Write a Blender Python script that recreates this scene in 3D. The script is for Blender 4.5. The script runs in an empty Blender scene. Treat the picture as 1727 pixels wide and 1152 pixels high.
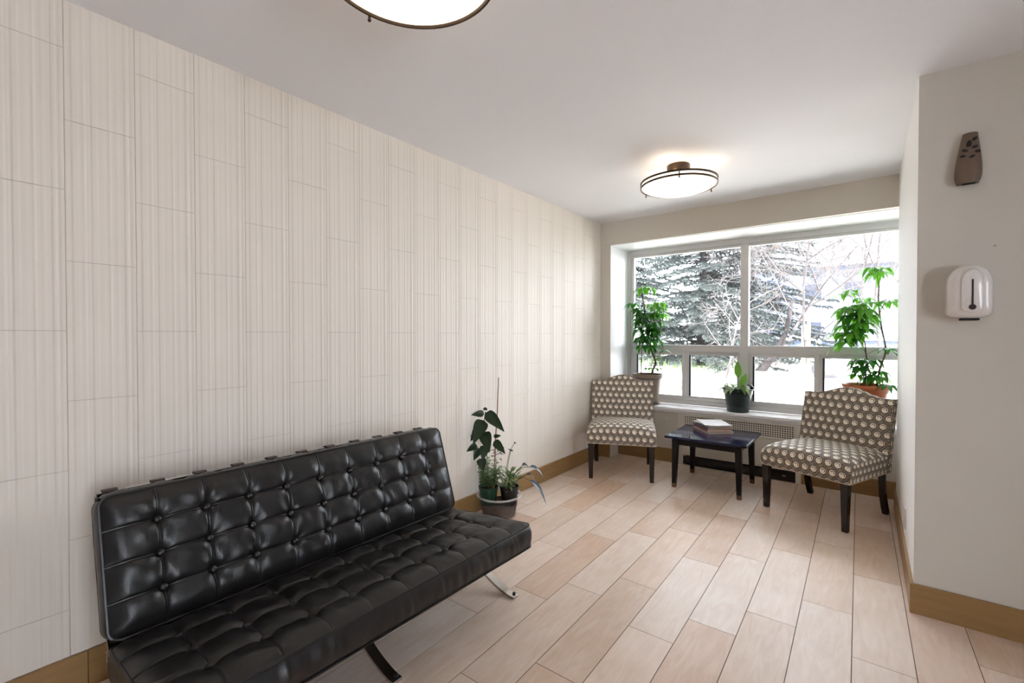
import bpy, bmesh, math, random
from mathutils import Vector, Matrix, noise
PI = math.pi
S = bpy.context.scene
COL = S.collection
# ---------------------------------------------------------------- camera
F_PX, YAW, PITCH, CAM_H = 777.0, math.radians(37.6), math.radians(-0.74), 1.28
fw = Vector((-math.sin(YAW)*math.cos(PITCH), math.cos(YAW)*math.cos(PITCH), math.sin(PITCH)))
rt = Vector((math.cos(YAW), math.sin(YAW), 0)); upv = rt.cross(fw)
cam_data = bpy.data.cameras.new('camera'); cam = bpy.data.objects.new('camera', cam_data); COL.objects.link(cam)
cam_data.sensor_width = 36; cam_data.lens = F_PX/1727*36; cam_data.clip_start = .05; cam_data.clip_end = 200
m = Matrix((rt, upv, -fw)).transposed().to_4x4(); m.translation = (0, 0, CAM_H); cam.matrix_world = m
S.camera = cam
# ---------------------------------------------------------------- light and exposure
S.view_settings.view_transform = 'Standard'; S.view_settings.look = 'None'
S.view_settings.exposure = 0.12; S.view_settings.gamma = 1.0; S.view_settings.use_curve_mapping = False
S.cycles.use_denoising = True
S.cycles.max_bounces = 12; S.cycles.diffuse_bounces = 8; S.cycles.transparent_max_bounces = 16
world = bpy.data.worlds.new('world'); S.world = world; world.use_nodes = True
bgn = world.node_tree.nodes['Background']; bgn.inputs[0].default_value = (.882, .915, 1, 1); bgn.inputs[1].default_value = 14.0
sun_d = bpy.data.lights.new('sun', 'SUN'); sun_d.energy = 34.0; sun_d.angle = math.radians(1.0); sun_d.color = (1, .95, .97)
sun = bpy.data.objects.new('sun', sun_d); COL.objects.link(sun)
sun.rotation_euler = Vector((.45, -.50, 1.0)).to_track_quat('Z', 'Y').to_euler()
LAMP_W, DISH = 1.5, 1.35

# ---------------------------------------------------------------- helpers
def lin(r, g, b):
    f = lambda c: (c/255/12.92 if c <= 10 else ((c/255+.055)/1.055)**2.4)
    return (f(r), f(g), f(b))

class X:            # arithmetic on shader sockets
    nt = None
    def __init__(s, k): s.k = k
    @staticmethod
    def op(o, a, b=None, c=None):
        n = X.nt.nodes.new('ShaderNodeMath'); n.operation = o
        for i, v in enumerate((a, b, c)):
            if v is None: continue
            if isinstance(v, X): X.nt.links.new(v.k, n.inputs[i])
            else: n.inputs[i].default_value = v
        return X(n.outputs[0])
    def __add__(s, o): return X.op('ADD', s, o)
    def __radd__(s, o): return X.op('ADD', s, o)
    def __sub__(s, o): return X.op('SUBTRACT', s, o)
    def __rsub__(s, o): return X.op('SUBTRACT', o, s)
    def __mul__(s, o): return X.op('MULTIPLY', s, o)
    def __rmul__(s, o): return X.op('MULTIPLY', s, o)
    def __truediv__(s, o): return X.op('DIVIDE', s, o)
    def lt(s, o): return X.op('LESS_THAN', s, o)
    def gt(s, o): return X.op('GREATER_THAN', s, o)
    def floor(s): return X.op('FLOOR', s)
    def mn(s, o): return X.op('MINIMUM', s, o)
    def mx(s, o): return X.op('MAXIMUM', s, o)
    def ab(s): return X.op('ABSOLUTE', s)

def new_mat(name):
    mt = bpy.data.materials.new(name); mt.use_nodes = True
    return mt, mt.node_tree, mt.node_tree.nodes['Principled BSDF']

def mat(name, col, rough=.5, metal=0., var=.06, vscale=9., bump=0., bscale=120., spec=.5, stretch=(1, 1, 1), coat=0.):
    mt, nt, p = new_mat(name)
    p.inputs['Roughness'].default_value = rough; p.inputs['Metallic'].default_value = metal
    p.inputs['Specular IOR Level'].default_value = spec; p.inputs['Coat Weight'].default_value = coat
    tc = nt.nodes.new('ShaderNodeTexCoord'); mp = nt.nodes.new('ShaderNodeMapping'); mp.inputs['Scale'].default_value = stretch
    nt.links.new(tc.outputs['Object'], mp.inputs[0])
    nz = nt.nodes.new('ShaderNodeTexNoise'); nz.inputs['Scale'].default_value = vscale; nz.inputs['Detail'].default_value = 5
    nt.links.new(mp.outputs[0], nz.inputs['Vector'])
    rp = nt.nodes.new('ShaderNodeValToRGB')
    rp.color_ramp.elements[0].position = .25; rp.color_ramp.elements[1].position = .75
    rp.color_ramp.elements[0].color = (*[c*(1-var) for c in col], 1); rp.color_ramp.elements[1].color = (*[min(1, c*(1+var)) for c in col], 1)
    nt.links.new(nz.outputs['Fac'], rp.inputs[0]); nt.links.new(rp.outputs[0], p.inputs['Base Color'])
    if bump:
        n2 = nt.nodes.new('ShaderNodeTexNoise'); n2.inputs['Scale'].default_value = bscale; n2.inputs['Detail'].default_value = 3
        nt.links.new(mp.outputs[0], n2.inputs['Vector'])
        bp = nt.nodes.new('ShaderNodeBump'); bp.inputs['Strength'].default_value = bump; bp.inputs['Distance'].default_value = .002
        nt.links.new(n2.outputs['Fac'], bp.inputs['Height']); nt.links.new(bp.outputs[0], p.inputs['Normal'])
    return mt

def leaf_mat(name, col, var=.35, rough=.35, trans=.35):
    mt = mat(name, col, rough, var=var, vscale=14)
    nt = mt.node_tree; p = nt.nodes['Principled BSDF']; out = nt.nodes['Material Output']
    tr = nt.nodes.new('ShaderNodeBsdfTranslucent'); tr.inputs[0].default_value = (col[0]*1.5, min(1, col[1]*1.6), col[2]*.7, 1)
    mx = nt.nodes.new('ShaderNodeMixShader'); mx.inputs[0].default_value = trans
    nt.links.new(p.outputs[0], mx.inputs[1]); nt.links.new(tr.outputs[0], mx.inputs[2]); nt.links.new(mx.outputs[0], out.inputs[0])
    return mt

def glass_mat(name, tint=(.97, .985, .98), k=1.0, base=.035):
    mt, nt, p = new_mat(name); nt.nodes.remove(p); out = nt.nodes['Material Output']
    t = nt.nodes.new('ShaderNodeBsdfTransparent'); t.inputs[0].default_value = (*tint, 1)
    g = nt.nodes.new('ShaderNodeBsdfGlossy'); g.inputs['Roughness'].default_value = .02
    lw = nt.nodes.new('ShaderNodeFresnel'); lw.inputs[0].default_value = 1.3
    mx = nt.nodes.new('ShaderNodeMixShader')
    nt.links.new(lw.outputs[0], mx.inputs[0]); nt.links.new(t.outputs[0], mx.inputs[1]); nt.links.new(g.outputs[0], mx.inputs[2]); nt.links.new(mx.outputs[0], out.inputs[0])
    return mt

def emit_mat(name, col, strength, base):
    mt, nt, p = new_mat(name)
    p.inputs['Base Color'].default_value = (*base, 1); p.inputs['Roughness'].default_value = .3
    p.inputs['Emission Color'].default_value = (*col, 1); p.inputs['Emission Strength'].default_value = strength
    return mt

class MB:
    def __init__(s): s.v = []; s.f = []; s.uv = []; s.col = {}
    def q(s, pts, uv=None):
        n = len(s.v); s.v += [tuple(p) for p in pts]; s.f.append(tuple(range(n, n+len(pts)))); s.uv.append(uv)
    def box(s, a, b, M=None):
        x0, y0, z0 = a; x1, y1, z1 = b; n = len(s.v)
        c = [(x0,y0,z0),(x1,y0,z0),(x1,y1,z0),(x0,y1,z0),(x0,y0,z1),(x1,y0,z1),(x1,y1,z1),(x0,y1,z1)]
        s.hexa(c, M); return s
    def hexa(s, c, M=None):
        n = len(s.v)
        s.v += [tuple(M @ Vector(p)) if M else tuple(p) for p in c]
        for f in ((0,3,2,1),(4,5,6,7),(0,1,5,4),(1,2,6,5),(2,3,7,6),(3,0,4,7)):
            s.f.append(tuple(n+i for i in f)); s.uv.append(None)
        return s
    def prism(s, poly, z0, z1):
        n = len(s.v); k = len(poly)
        s.v += [(x, y, z0) for x, y in poly] + [(x, y, z1) for x, y in poly]
        s.f.append(tuple(n+i for i in reversed(range(k)))); s.uv.append(None)
        s.f.append(tuple(n+k+i for i in range(k))); s.uv.append(None)
        for i in range(k):
            j = (i+1) % k; s.f.append((n+i, n+j, n+k+j, n+k+i)); s.uv.append(None)
        return s
    def tube(s, pts, rad, k=8, closed=False, caps=True):
        pts = [Vector(p) for p in pts]; n = len(pts)
        if not hasattr(rad, '__len__'): rad = [rad]*n
        b = len(s.v); prev = None
        for i, p in enumerate(pts):
            if closed: t = pts[(i+1) % n]-pts[i-1]
            else: t = pts[min(i+1, n-1)]-pts[max(i-1, 0)]
            t = t.normalized() if t.length > 1e-9 else Vector((0, 0, 1))
            if prev is None: a = t.orthogonal().normalized()
            else:
                a = prev-t*prev.dot(t)
                a = a.normalized() if a.length > 1e-6 else t.orthogonal().normalized()
            prev = a; c = t.cross(a)
            for j in range(k):
                th = 2*PI*j/k; s.v.append(tuple(p+(a*math.cos(th)+c*math.sin(th))*rad[i]))
        for i in range(n if closed else n-1):
            for j in range(k):
                i2 = (i+1) % n; s.f.append((b+i*k+j, b+i*k+(j+1) % k, b+i2*k+(j+1) % k, b+i2*k+j)); s.uv.append(None)
        if caps and not closed:
            s.f.append(tuple(b+j for j in reversed(range(k)))); s.uv.append(None)
            s.f.append(tuple(b+(n-1)*k+j for j in range(k))); s.uv.append(None)
        return s
    def ribbon(s, pts, w, th, side=(0, 1, 0)):       # flat bar swept along pts, wide along side
        pts = [Vector(p) for p in pts]; sd = Vector(side); n = len(pts); b = len(s.v)
        for i, p in enumerate(pts):
            t = (pts[min(i+1, n-1)]-pts[max(i-1, 0)]).normalized(); nn = t.cross(sd).normalized()
            for a, c in ((-1,-1),(1,-1),(1,1),(-1,1)): s.v.append(tuple(p+sd*(a*w/2)+nn*(c*th/2)))
        for i in range(n-1):
            for j in range(4): s.f.append((b+i*4+j, b+i*4+(j+1) % 4, b+i*4+4+(j+1) % 4, b+i*4+4+j)); s.uv.append(None)
        s.f.append((b+3, b+2, b+1, b)); s.f.append(tuple(b+(n-1)*4+j for j in range(4))); s.uv += [None, None]
        return s
    def lathe(s, prof, k=32, c=(0, 0), close=False):
        b = len(s.v); n = len(prof)
        for r, z in prof:
            for j in range(k): s.v.append((c[0]+r*math.cos(2*PI*j/k), c[1]+r*math.sin(2*PI*j/k), z))
        for i in range(n if close else n-1):
            for j in range(k):
                i2 = (i+1) % n; s.f.append((b+i*k+j, b+i*k+(j+1) % k, b+i2*k+(j+1) % k, b+i2*k+j)); s.uv.append(None)
        return s
    def grid(s, fn, us, vs, uvfn=None, flip=False):
        b = len(s.v); nu, nv = len(us), len(vs)
        for u in us:
            for v in vs: s.v.append(tuple(fn(u, v)))
        for i in range(nu-1):
            for j in range(nv-1):
                f = [b+i*nv+j, b+(i+1)*nv+j, b+(i+1)*nv+j+1, b+i*nv+j+1]
                w = [(us[i], vs[j]), (us[i+1], vs[j]), (us[i+1], vs[j+1]), (us[i], vs[j+1])]
                if flip: f.reverse(); w.reverse()
                s.f.append(tuple(f)); s.uv.append([uvfn(*t) for t in w] if uvfn else None)
        return s
    def sphere(s, c, r, k=10, h=6, sc=(1, 1, 1), M=None):
        b = len(s.v)
        for i in range(h+1):
            a = PI*i/h
            for j in range(k):
                t = 2*PI*j/k; p = Vector((r*sc[0]*math.sin(a)*math.cos(t), r*sc[1]*math.sin(a)*math.sin(t), r*sc[2]*math.cos(a)))
                if M: p = M @ p
                s.v.append(tuple(p+Vector(c)))
        for i in range(h):
            for j in range(k): s.f.append((b+i*k+j, b+(i+1)*k+j, b+(i+1)*k+(j+1) % k, b+i*k+(j+1) % k)); s.uv.append(None)
        return s
    def leaf(s, base, d, up, L, W, droop=.3, fold=.25, n=5, shape=0):
        base = Vector(base); d = Vector(d).normalized(); up = Vector(up)
        sd = d.cross(up)
        sd = sd.normalized() if sd.length > 1e-4 else d.orthogonal().normalized()
        nn = sd.cross(d).normalized(); b = len(s.v)
        for i in range(n+1):
            t = i/n
            p = base+d*(L*t)*(1-.18*droop*t)-Vector((0, 0, 1))*(droop*L*t*t)
            w = W*.5*(math.sin(PI*min(1, max(0, t**(.8 if shape == 0 else .55)))))**(.85)
            if i == 0: w = W*.04
            if i == n: w = W*.015
            e = nn*(w*fold*2)
            s.v += [tuple(p-sd*w+e), tuple(p), tuple(p+sd*w+e)]
        for i in range(n):
            o = b+i*3; s.f += [(o, o+1, o+4, o+3), (o+1, o+2, o+5, o+4)]; s.uv += [None, None]
        return s
    def build(s, name, m, parent=None, loc=None, smooth=True, bevel=0., merge=0., angle=40, colfn=None, seg=2):
        me = bpy.data.meshes.new(name); me.from_pydata(s.v, [], s.f)
        if any(u for u in s.uv):
            L = me.uv_layers.new(name='UVMap'); k = 0
            for f, u in zip(me.polygons, s.uv):
                for i in range(len(f.vertices)):
                    if u: L.data[k].uv = u[i]
                    k += 1
        if s.col:
            A = me.attributes.new('tilecol', 'FLOAT_COLOR', 'FACE')
            for i, c in s.col.items(): A.data[i].color = c
        if merge:
            bm = bmesh.new(); bm.from_mesh(me); bmesh.ops.remove_doubles(bm, verts=bm.verts, dist=merge)
            bmesh.ops.recalc_face_normals(bm, faces=bm.faces); bm.to_mesh(me); bm.free()
        if smooth:
            me.polygons.foreach_set('use_smooth', [True]*len(me.polygons))
            if angle < 180: me.set_sharp_from_angle(angle=math.radians(angle))
        me.materials.append(m); o = bpy.data.objects.new(name, me); COL.objects.link(o)
        if parent: o.parent = parent
        if loc: o.location = loc
        if bevel:
            bv = o.modifiers.new('bevel', 'BEVEL'); bv.width = bevel; bv.segments = seg; bv.limit_method = 'ANGLE'; bv.angle_limit = math.radians(35)
        return o

def tag(o, label=None, cat=None, group=None, kind=None):
    if label: o['label'] = label
    if cat: o['category'] = cat
    if group: o['group'] = group
    if kind: o['kind'] = kind
    return o
def thing(name, label, cat, loc=(0, 0, 0), rz=0., group=None):
    o = bpy.data.objects.new(name, None); COL.objects.link(o); o.location = loc; o.rotation_euler = (0, 0, rz)
    o.empty_display_size = .1
    return tag(o, label, cat, group)
def struct(o, label=None, cat='room'):
    return tag(o, label, cat, kind='structure')
def copy_thing(o):
    r = o.copy(); COL.objects.link(r)
    for ch in o.children:
        c = ch.copy(); COL.objects.link(c); c.parent = r
        for g in ch.children:
            d = g.copy(); COL.objects.link(d); d.parent = c
    return r
def arc(fn, n): return [fn(i/(n-1)) for i in range(n)]
def smoothpath(P, n=6):
    P = [Vector(p) for p in P]; out = []
    for i in range(len(P)-1):
        p0, p1, p2, p3 = P[max(i-1, 0)], P[i], P[i+1], P[min(i+2, len(P)-1)]
        for k in range(n):
            t = k/n
            out.append(.5*((2*p1)+(p2-p0)*t+(2*p0-5*p1+4*p2-p3)*t*t+(3*p1-p0-3*p2+p3)*t**3))
    return out+[P[-1]]

# ---------------------------------------------------------------- materials
M_paint = mat('painted plaster', lin(207, 201, 191), .6, var=.015, vscale=3, bump=.12, bscale=300)
M_lobby = mat('darkened lobby paint', lin(128, 118, 106), .6, var=.02)  # unseen lobby walls, darkened to cut their bounce onto the front wall
M_side_lit = mat('wall paint lightened for window light', lin(240, 239, 237), .55, var=.012, vscale=3, bump=.1, bscale=300)  # front wall's paint made lighter, window light put into the colour
M_ceil = mat('ceiling paint', lin(233, 233, 237), .7, var=.012, vscale=2, bump=.1, bscale=300)
M_reveal = mat('white paint', lin(234, 235, 236), .45, var=.01)
M_sill = mat('white sill paint', lin(242, 242, 244), .3, var=.02)
M_cover = mat('cream radiator paint', lin(214, 208, 198), .45, var=.02)
M_alu = mat('grey window aluminium', lin(214, 213, 213), .35, metal=.15, var=.02)
M_gasket = mat('dark window track', lin(52, 60, 66), .5)
M_glass = glass_mat('window glass')
M_tile = mat('white ribbed tile', lin(227, 219, 209), .55, var=.012, vscale=2, bump=.05, bscale=500)
M_grout = mat('wall grout', lin(188, 178, 166), .8)
M_dark = mat('dark cavity', lin(24, 22, 21), .8)
M_black = mat('black plastic', lin(24, 24, 25), .4)
M_chrome = mat('polished steel', lin(200, 196, 192), .12, metal=1., var=.05, vscale=4)
M_bronze = mat('dark bronze', lin(74, 58, 44), .38, metal=.6, var=.2, vscale=20)
M_dish = emit_mat('lit frosted glass', (1, .87, .70), DISH, (.8, .78, .72))
M_soil = mat('potting soil', lin(70, 50, 38), .95, var=.5, vscale=60, bump=1., bscale=80)
M_mahog = mat('dark mahogany', lin(22, 13, 12), .25, var=.35, vscale=6, stretch=(12, 12, 1))
M_navy = mat('glossy dark table lacquer', lin(24, 32, 60), .08, var=.2, vscale=4)
M_tblack = mat('black table lacquer', lin(13, 11, 12), .3, var=.3, spec=.25)
M_worn = mat('worn leg tip', lin(96, 72, 46), .5, var=.4, vscale=40)

def floor_material():
    mt, nt, p = new_mat('wood look floor tile'); X.nt = nt
    at = nt.nodes.new('ShaderNodeAttribute'); at.attribute_name = 'tilecol'
    tc = nt.nodes.new('ShaderNodeTexCoord')
    va = nt.nodes.new('ShaderNodeVectorMath'); va.operation = 'MULTIPLY_ADD'
    va.inputs[1].default_value = (1, 1, 1)
    sc = nt.nodes.new('ShaderNodeVectorMath'); sc.operation = 'SCALE'; sc.inputs['Scale'].default_value = 40
    nt.links.new(at.outputs['Color'], sc.inputs[0]); nt.links.new(tc.outputs['Object'], va.inputs[0]); nt.links.new(sc.outputs[0], va.inputs[2])
    mp = nt.nodes.new('ShaderNodeMapping'); mp.inputs['Scale'].default_value = (1, .16, 1); nt.links.new(va.outputs[0], mp.inputs[0])
    wv = nt.nodes.new('ShaderNodeTexNoise'); wv.inputs['Scale'].default_value = 26; wv.inputs['Detail'].default_value = 7; wv.inputs['Distortion'].default_value = 1.6
    nt.links.new(mp.outputs[0], wv.inputs['Vector'])
    bl = nt.nodes.new('ShaderNodeTexNoise'); bl.inputs['Scale'].default_value = 5; bl.inputs['Detail'].default_value = 3
    nt.links.new(va.outputs[0], bl.inputs['Vector'])
    k = X(wv.outputs['Fac'])*.55+X(bl.outputs['Fac'])*.35
    rgb = nt.nodes.new('ShaderNodeSeparateColor'); nt.links.new(at.outputs['Color'], rgb.inputs[0])
    k = k+(X(rgb.outputs[2])-.5)*.34
    rp = nt.nodes.new('ShaderNodeValToRGB'); e = rp.color_ramp.elements
    e[0].position = .22; e[0].color = (*lin(211, 184, 161), 1); e[1].position = .72; e[1].color = (*lin(236, 222, 211), 1)
    nt.links.new(k.k, rp.inputs[0])
    hs = nt.nodes.new('ShaderNodeMix'); hs.data_type = 'RGBA'; hs.blend_type = 'MULTIPLY'
    hs.inputs[6].default_value = (1, 1, 1, 1); hs.inputs[7].default_value = (1, .93, .885, 1)
    nt.links.new(X(rgb.outputs[0]).k, hs.inputs[0]); nt.links.new(rp.outputs[0], hs.inputs[6]); nt.links.new(hs.outputs[2], p.inputs['Base Color'])
    rr = X(wv.outputs['Fac'])*.16+.28
    nt.links.new(rr.k, p.inputs['Roughness'])
    bp = nt.nodes.new('ShaderNodeBump'); bp.inputs['Strength'].default_value = .12; bp.inputs['Distance'].default_value = .001
    nt.links.new(wv.outputs['Fac'], bp.inputs['Height']); nt.links.new(bp.outputs[0], p.inputs['Normal'])
    return mt
M_floor = floor_material()
M_fgrout = mat('floor grout', lin(96, 80, 68), .9)
M_base = mat('wood look baseboard tile', lin(150, 117, 74), .4, var=.14, vscale=5, stretch=(1, 1, 8), bump=.1)
M_jamb = mat('pale door casing', lin(200, 196, 188), .5)

def fabric_material():
    mt, nt, p = new_mat('scroll print upholstery'); X.nt = nt
    uvn = nt.nodes.new('ShaderNodeUVMap'); uvn.uv_map = 'UVMap'
    sep = nt.nodes.new('ShaderNodeSeparateXYZ'); nt.links.new(uvn.outputs[0], sep.inputs[0])
    u, v = X(sep.outputs[0]), X(sep.outputs[1])
    DX, DY = .057, .115
    def cell(ou, ov):
        a = (u-ou)/DX; b = (v-ov)/DY
        a = a-a.floor()-.5; b = b-b.floor()-.5
        return a*DX, b*DY
    def disc(ou, ov):
        x, y = cell(ou, ov); r = X.op('SQRT', x*x+y*y)
        cream = r.lt(.0205); ring = (r-.0212).ab().lt(.0019)
        hx, hy = x-.001, y-.0005; hr = X.op('SQRT', hx*hx+hy*hy)
        hook = (hr-.0112).ab().lt(.0021)*((hy+hx*.6).gt(-.0015))
        return cream, ring.mx(hook), x, y
    A = disc(0, 0); B = disc(DX/2, DY/2)
    cream = A[0].mx(B[0]); line = A[1].mx(B[1])
    # wavy triple-line bands that pass right of one disc and left of the next one below
    ph = A[3]*(2*PI/DY)
    dx = A[2]-(X.op('COSINE', ph)*.0152+.0142)
    q = dx/DX+.5; dx = (q-q.floor()-.5)*DX
    sl = X.op('SINE', ph)*(.0152*2*PI/DY)
    d = dx.ab()/X.op('SQRT', sl*sl+1.0)
    band = d.lt(.0088); light = ((d-.0034).ab()).lt(.00125)
    def mixc(f, a_, c):
        n = nt.nodes.new('ShaderNodeMix'); n.data_type = 'RGBA'; nt.links.new(f.k, n.inputs[0])
        if isinstance(a_, tuple): n.inputs[6].default_value = (*a_, 1)
        else: nt.links.new(a_, n.inputs[6])
        n.inputs[7].default_value = (*c, 1); return n.outputs[2]
    DK = lin(32, 25, 24)
    c = mixc(band, lin(142, 128, 113), DK); c = mixc(light, c, lin(196, 180, 162)); c = mixc(cream, c, lin(240, 229, 213)); c = mixc(line, c, DK)
    m2 = nt.nodes.new('ShaderNodeMix'); m2.data_type = 'RGBA'; m2.inputs[0].default_value = 0; nt.links.new(c, m2.inputs[6])
    nt.links.new(m2.outputs[2], p.inputs['Base Color']); p.inputs['Roughness'].default_value = .75
    p.inputs['Sheen Weight'].default_value = .1
    return mt
M_fabric = fabric_material()
M_welt = mat('taupe welt', lin(128, 113, 100), .7)
M_trim = mat('pale welt and nails', lin(196, 180, 164), .45, metal=.2, var=.2, vscale=80)

def leather_material():
    mt = mat('black leather', lin(17, 16, 17), .37, var=.25, vscale=8, spec=.55)
    nt = mt.node_tree; p = nt.nodes['Principled BSDF']; tc = nt.nodes.new('ShaderNodeTexCoord')
    vo = nt.nodes.new('ShaderNodeTexVoronoi'); vo.inputs['Scale'].default_value = 420; nt.links.new(tc.outputs['Object'], vo.inputs['Vector'])
    nz = nt.nodes.new('ShaderNodeTexNoise'); nz.inputs['Scale'].default_value = 22; nz.inputs['Detail'].default_value = 4; nt.links.new(tc.outputs['Object'], nz.inputs['Vector'])
    X.nt = nt; h = X(vo.outputs['Distance'])*.12+X(nz.outputs['Fac'])*.9
    bp = nt.nodes.new('ShaderNodeBump'); bp.inputs['Strength'].default_value = .35; bp.inputs['Distance'].default_value = .004
    nt.links.new(h.k, bp.inputs['Height']); nt.links.new(bp.outputs[0], p.inputs['Normal'])
    return mt
M_leather = leather_material()
M_strap = mat('dark brown strap leather', lin(58, 44, 42), .45, var=.2)

# ---------------------------------------------------------------- room shell
XL, XR, ZC = -2.245, .18, 2.46
YF, YBK, YS, YW = 2.81, -3.6, 4.665, 4.90     # front wall, back wall, below-sill wall, window plane
XE, XN = 3.4, .42                             # far right of lobby, right end of niche

# floor: individual tiles in one mesh over a grout bed
fm = MB(); rnd = random.Random(4)
offs = {-8: 2.155, -7: 1.573, -6: 1.86, -5: 1.255, -4: 2.267, -3: 1.911, -2: 2.122, -1: 2.349, 0: 2.613, 1: 2.269, 2: 2.809, 3: 2.509}
G = .0016; W_, L_ = .1975, .795
def xl(k, y): return -.2325+W_*k-.011*(y-2.0)     # left edge of strip k  (k=0: -.2325..-.035)
for k in range(-11, 20):
    o = offs.get(k, rnd.uniform(0, L_)); j = math.floor((YBK-o)/L_)
    while True:
        y0, y1 = o+j*L_, o+(j+1)*L_; j += 1
        if y0 > 4.7: break
        y0, y1 = max(y0, YBK)+G, min(y1, 4.70)-G
        if y1-y0 < .02: continue
        c = lambda x: min(max(x, XL-.004), XE)
        a0, b0, a1, b1 = c(xl(k, y0)+G), c(xl(k+1, y0)-G), c(xl(k, y1)+G), c(xl(k+1, y1)-G)
        if b0-a0 < .004: continue
        n = len(fm.f)
        fm.hexa([(a0,y0,-.01),(b0,y0,-.01),(b1,y1,-.01),(a1,y1,-.01),(a0,y0,0),(b0,y0,0),(b1,y1,0),(a1,y1,0)])
        cc = (rnd.random()**2, rnd.random(), rnd.random(), 1)
        for i in range(6): fm.col[n+i] = cc
floor = struct(fm.build('floor', M_floor, smooth=False), 'wood look plank tile floor in a staggered pattern', 'floor')
bed = MB().box((XL-.12, YBK-.1, -.12), (XE+.1, YW+.1, -.0015)).build('grout', M_fgrout, floor, smooth=False)

struct(MB().box((XL-.15, YBK-.15, ZC), (XE+.15, YW+.25, ZC+.16)).build('ceiling', M_ceil, smooth=False), 'plain white painted ceiling', 'ceiling')

# left wall of tall ribbed tiles
wl = MB(); rr = random.Random(11); variants = []
for q_ in range(3):
    pos = [0.]; hs = []
    while pos[-1] < 1: pos.append(pos[-1]+rr.choice((.035, .05, .07, .09, .045))*rr.uniform(.8, 1.25))
    pos[-1] = 1.; hs = [rr.choice((0, .0007, .0013, .0018, .0004)) for _ in pos]
    variants.append((pos, hs))
def relief(var, t):
    pos, hs = variants[var]
    for i in range(len(pos)-1):
        if t <= pos[i+1] or i == len(pos)-2:
            a, b = hs[i], hs[i+1]; f = (t-pos[i])/max(1e-6, pos[i+1]-pos[i])
            f = min(1, max(0, (f-.72)/.28)); return a+(b-a)*f*f*(3-2*f)
TS = [0, .003, .006, .009, .0125]+[i/84 for i in range(2, 83)]+[.9875, .991, .994, .997, 1]
col_i = 0
for k in range(-20, 22):
    ya, yb = .330+.1985*k+.001, .330+.1985*(k+1)-.001
    if yb > 4.47: yb = 4.47
    if ya >= yb or ya < YBK: continue
    z0 = (1.30 if k % 2 else 1.05)-.5*3
    for t in range(-1, 8):
        za, zb = max(.02, z0+.497*t+.001+.006), min(ZC+.005, z0+.497*(t+1)-.001+.006)
        if zb-za < .01: continue
        var = 0; dx = rr.uniform(-.0004, .0004)
        ys = [ya+(yb-ya)*s for s in TS]; rel = [relief(var, s)-.0020*max(0, 1-min(s, 1-s)/.0125)**2 for s in TS]; b = len(wl.v); n = len(ys)
        for y, r in zip(ys, rel): wl.v += [(XL+r+dx, y, za), (XL+r+dx, y, zb)]
        for i in range(n-1): wl.f.append((b+2*i, b+2*i+2, b+2*i+3, b+2*i+1)); wl.uv.append(None)
        for z in (za, zb): wl.q([(XL+dx, ya, z), (XL-.004, ya, z), (XL-.004, yb, z), (XL+dx, yb, z)])
        for i in (0, n-1): wl.q([(XL+rel[i]+dx, ys[i], za), (XL-.004, ys[i], za), (XL-.004, ys[i], zb), (XL+rel[i]+dx, ys[i], zb)])
wall_left = struct(wl.build('wall_left', M_tile, smooth=True, angle=60), 'wall clad in tall white ribbed tiles laid in brick bond', 'wall')
MB().box((XL-.15, YBK-.1, 0), (XL-.0019, YW+.2, ZC+.1)).build('grout', M_grout, wall_left, smooth=False)

# window wall: header (slightly skewed), left pier, panel below the sill
ww = MB(); YHL, YHR = 4.445, 4.385
ww.hexa([(XL, YHL, 2.222), (XN+.2, YHR, 2.222), (XN+.2, YW+.15, 2.222), (XL, YW+.15, 2.222), (XL, YHL, ZC+.05), (XN+.2, YHR, ZC+.05), (XN+.2, YW+.15, ZC+.05), (XL, YW+.15, ZC+.05)])
ww.box((XL-.003, 4.455, 0), (-2.13, YW+.15, 2.222))
ww.box((-2.13, YS, 0), (XN, YW+.15, .53))
wall_window = struct(ww.build('wall_window', M_paint, smooth=False), 'painted wall around the big window', 'wall')
rv = MB().box((-2.13, 4.457, .56), (-2.128, YW, 2.221)).box((-2.13, 4.46, 2.219), (XN, YW, 2.2222)).box((XN, 4.38, 0), (XN+.2, YW+.15, 2.222))
struct(rv.build('trim_1', M_reveal, smooth=False), 'white painted reveal of the window niche', 'trim')

wf = MB().prism([(XR, YF), (XE, YF), (XE, YF+.12), (XR+.12, YF+.12)], 0, ZC+.01).build('wall_front', M_paint, smooth=False)
struct(wf, 'plain warm grey wall carrying the soap dispenser', 'wall')
wr = MB().prism([(XR, YF), (XR+.12, YF+.12), (XR+.12, 4.43), (XR, 4.43)], 0, ZC+.01).box((XR+.12, 4.40, 0), (XN+.05, 4.43, ZC)).build('wall_right', M_side_lit, smooth=False)
struct(wr, 'side wall with window light in its colour, right of the patterned chair', 'wall')
# lobby behind the camera: solid back wall, unseen glazed door added for fill light
D0, D1, DH = -.95, .35, 2.15
sw = MB().box((XE, YBK-.1, 0), (XE+.12, D0, ZC+.01)).box((XE, D1, 0), (XE+.12, YF+.12, ZC+.01)).box((XE, D0, DH), (XE+.12, D1, ZC+.01))
struct(sw.build('wall_side', M_lobby, smooth=False), 'plain painted lobby wall with the added glazed door', 'wall')
struct(MB().box((XL-.1, YBK-.12, 0), (XE+.12, YBK, ZC+.01)).build('wall_back', M_lobby, smooth=False), 'plain painted wall behind the viewer', 'wall')
dr = MB()
for y_ in (D0, D1-.05): dr.box((XE+.03, y_, 0), (XE+.08, y_+.05, DH))
dr.box((XE+.03, D0, DH-.06), (XE+.08, D1, DH)).box((XE+.03, D0, 0), (XE+.08, D1, .08))
door = struct(dr.build('fill_door_1', M_alu, smooth=False), 'unseen glazed lobby door added to let in fill light', 'door')
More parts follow.
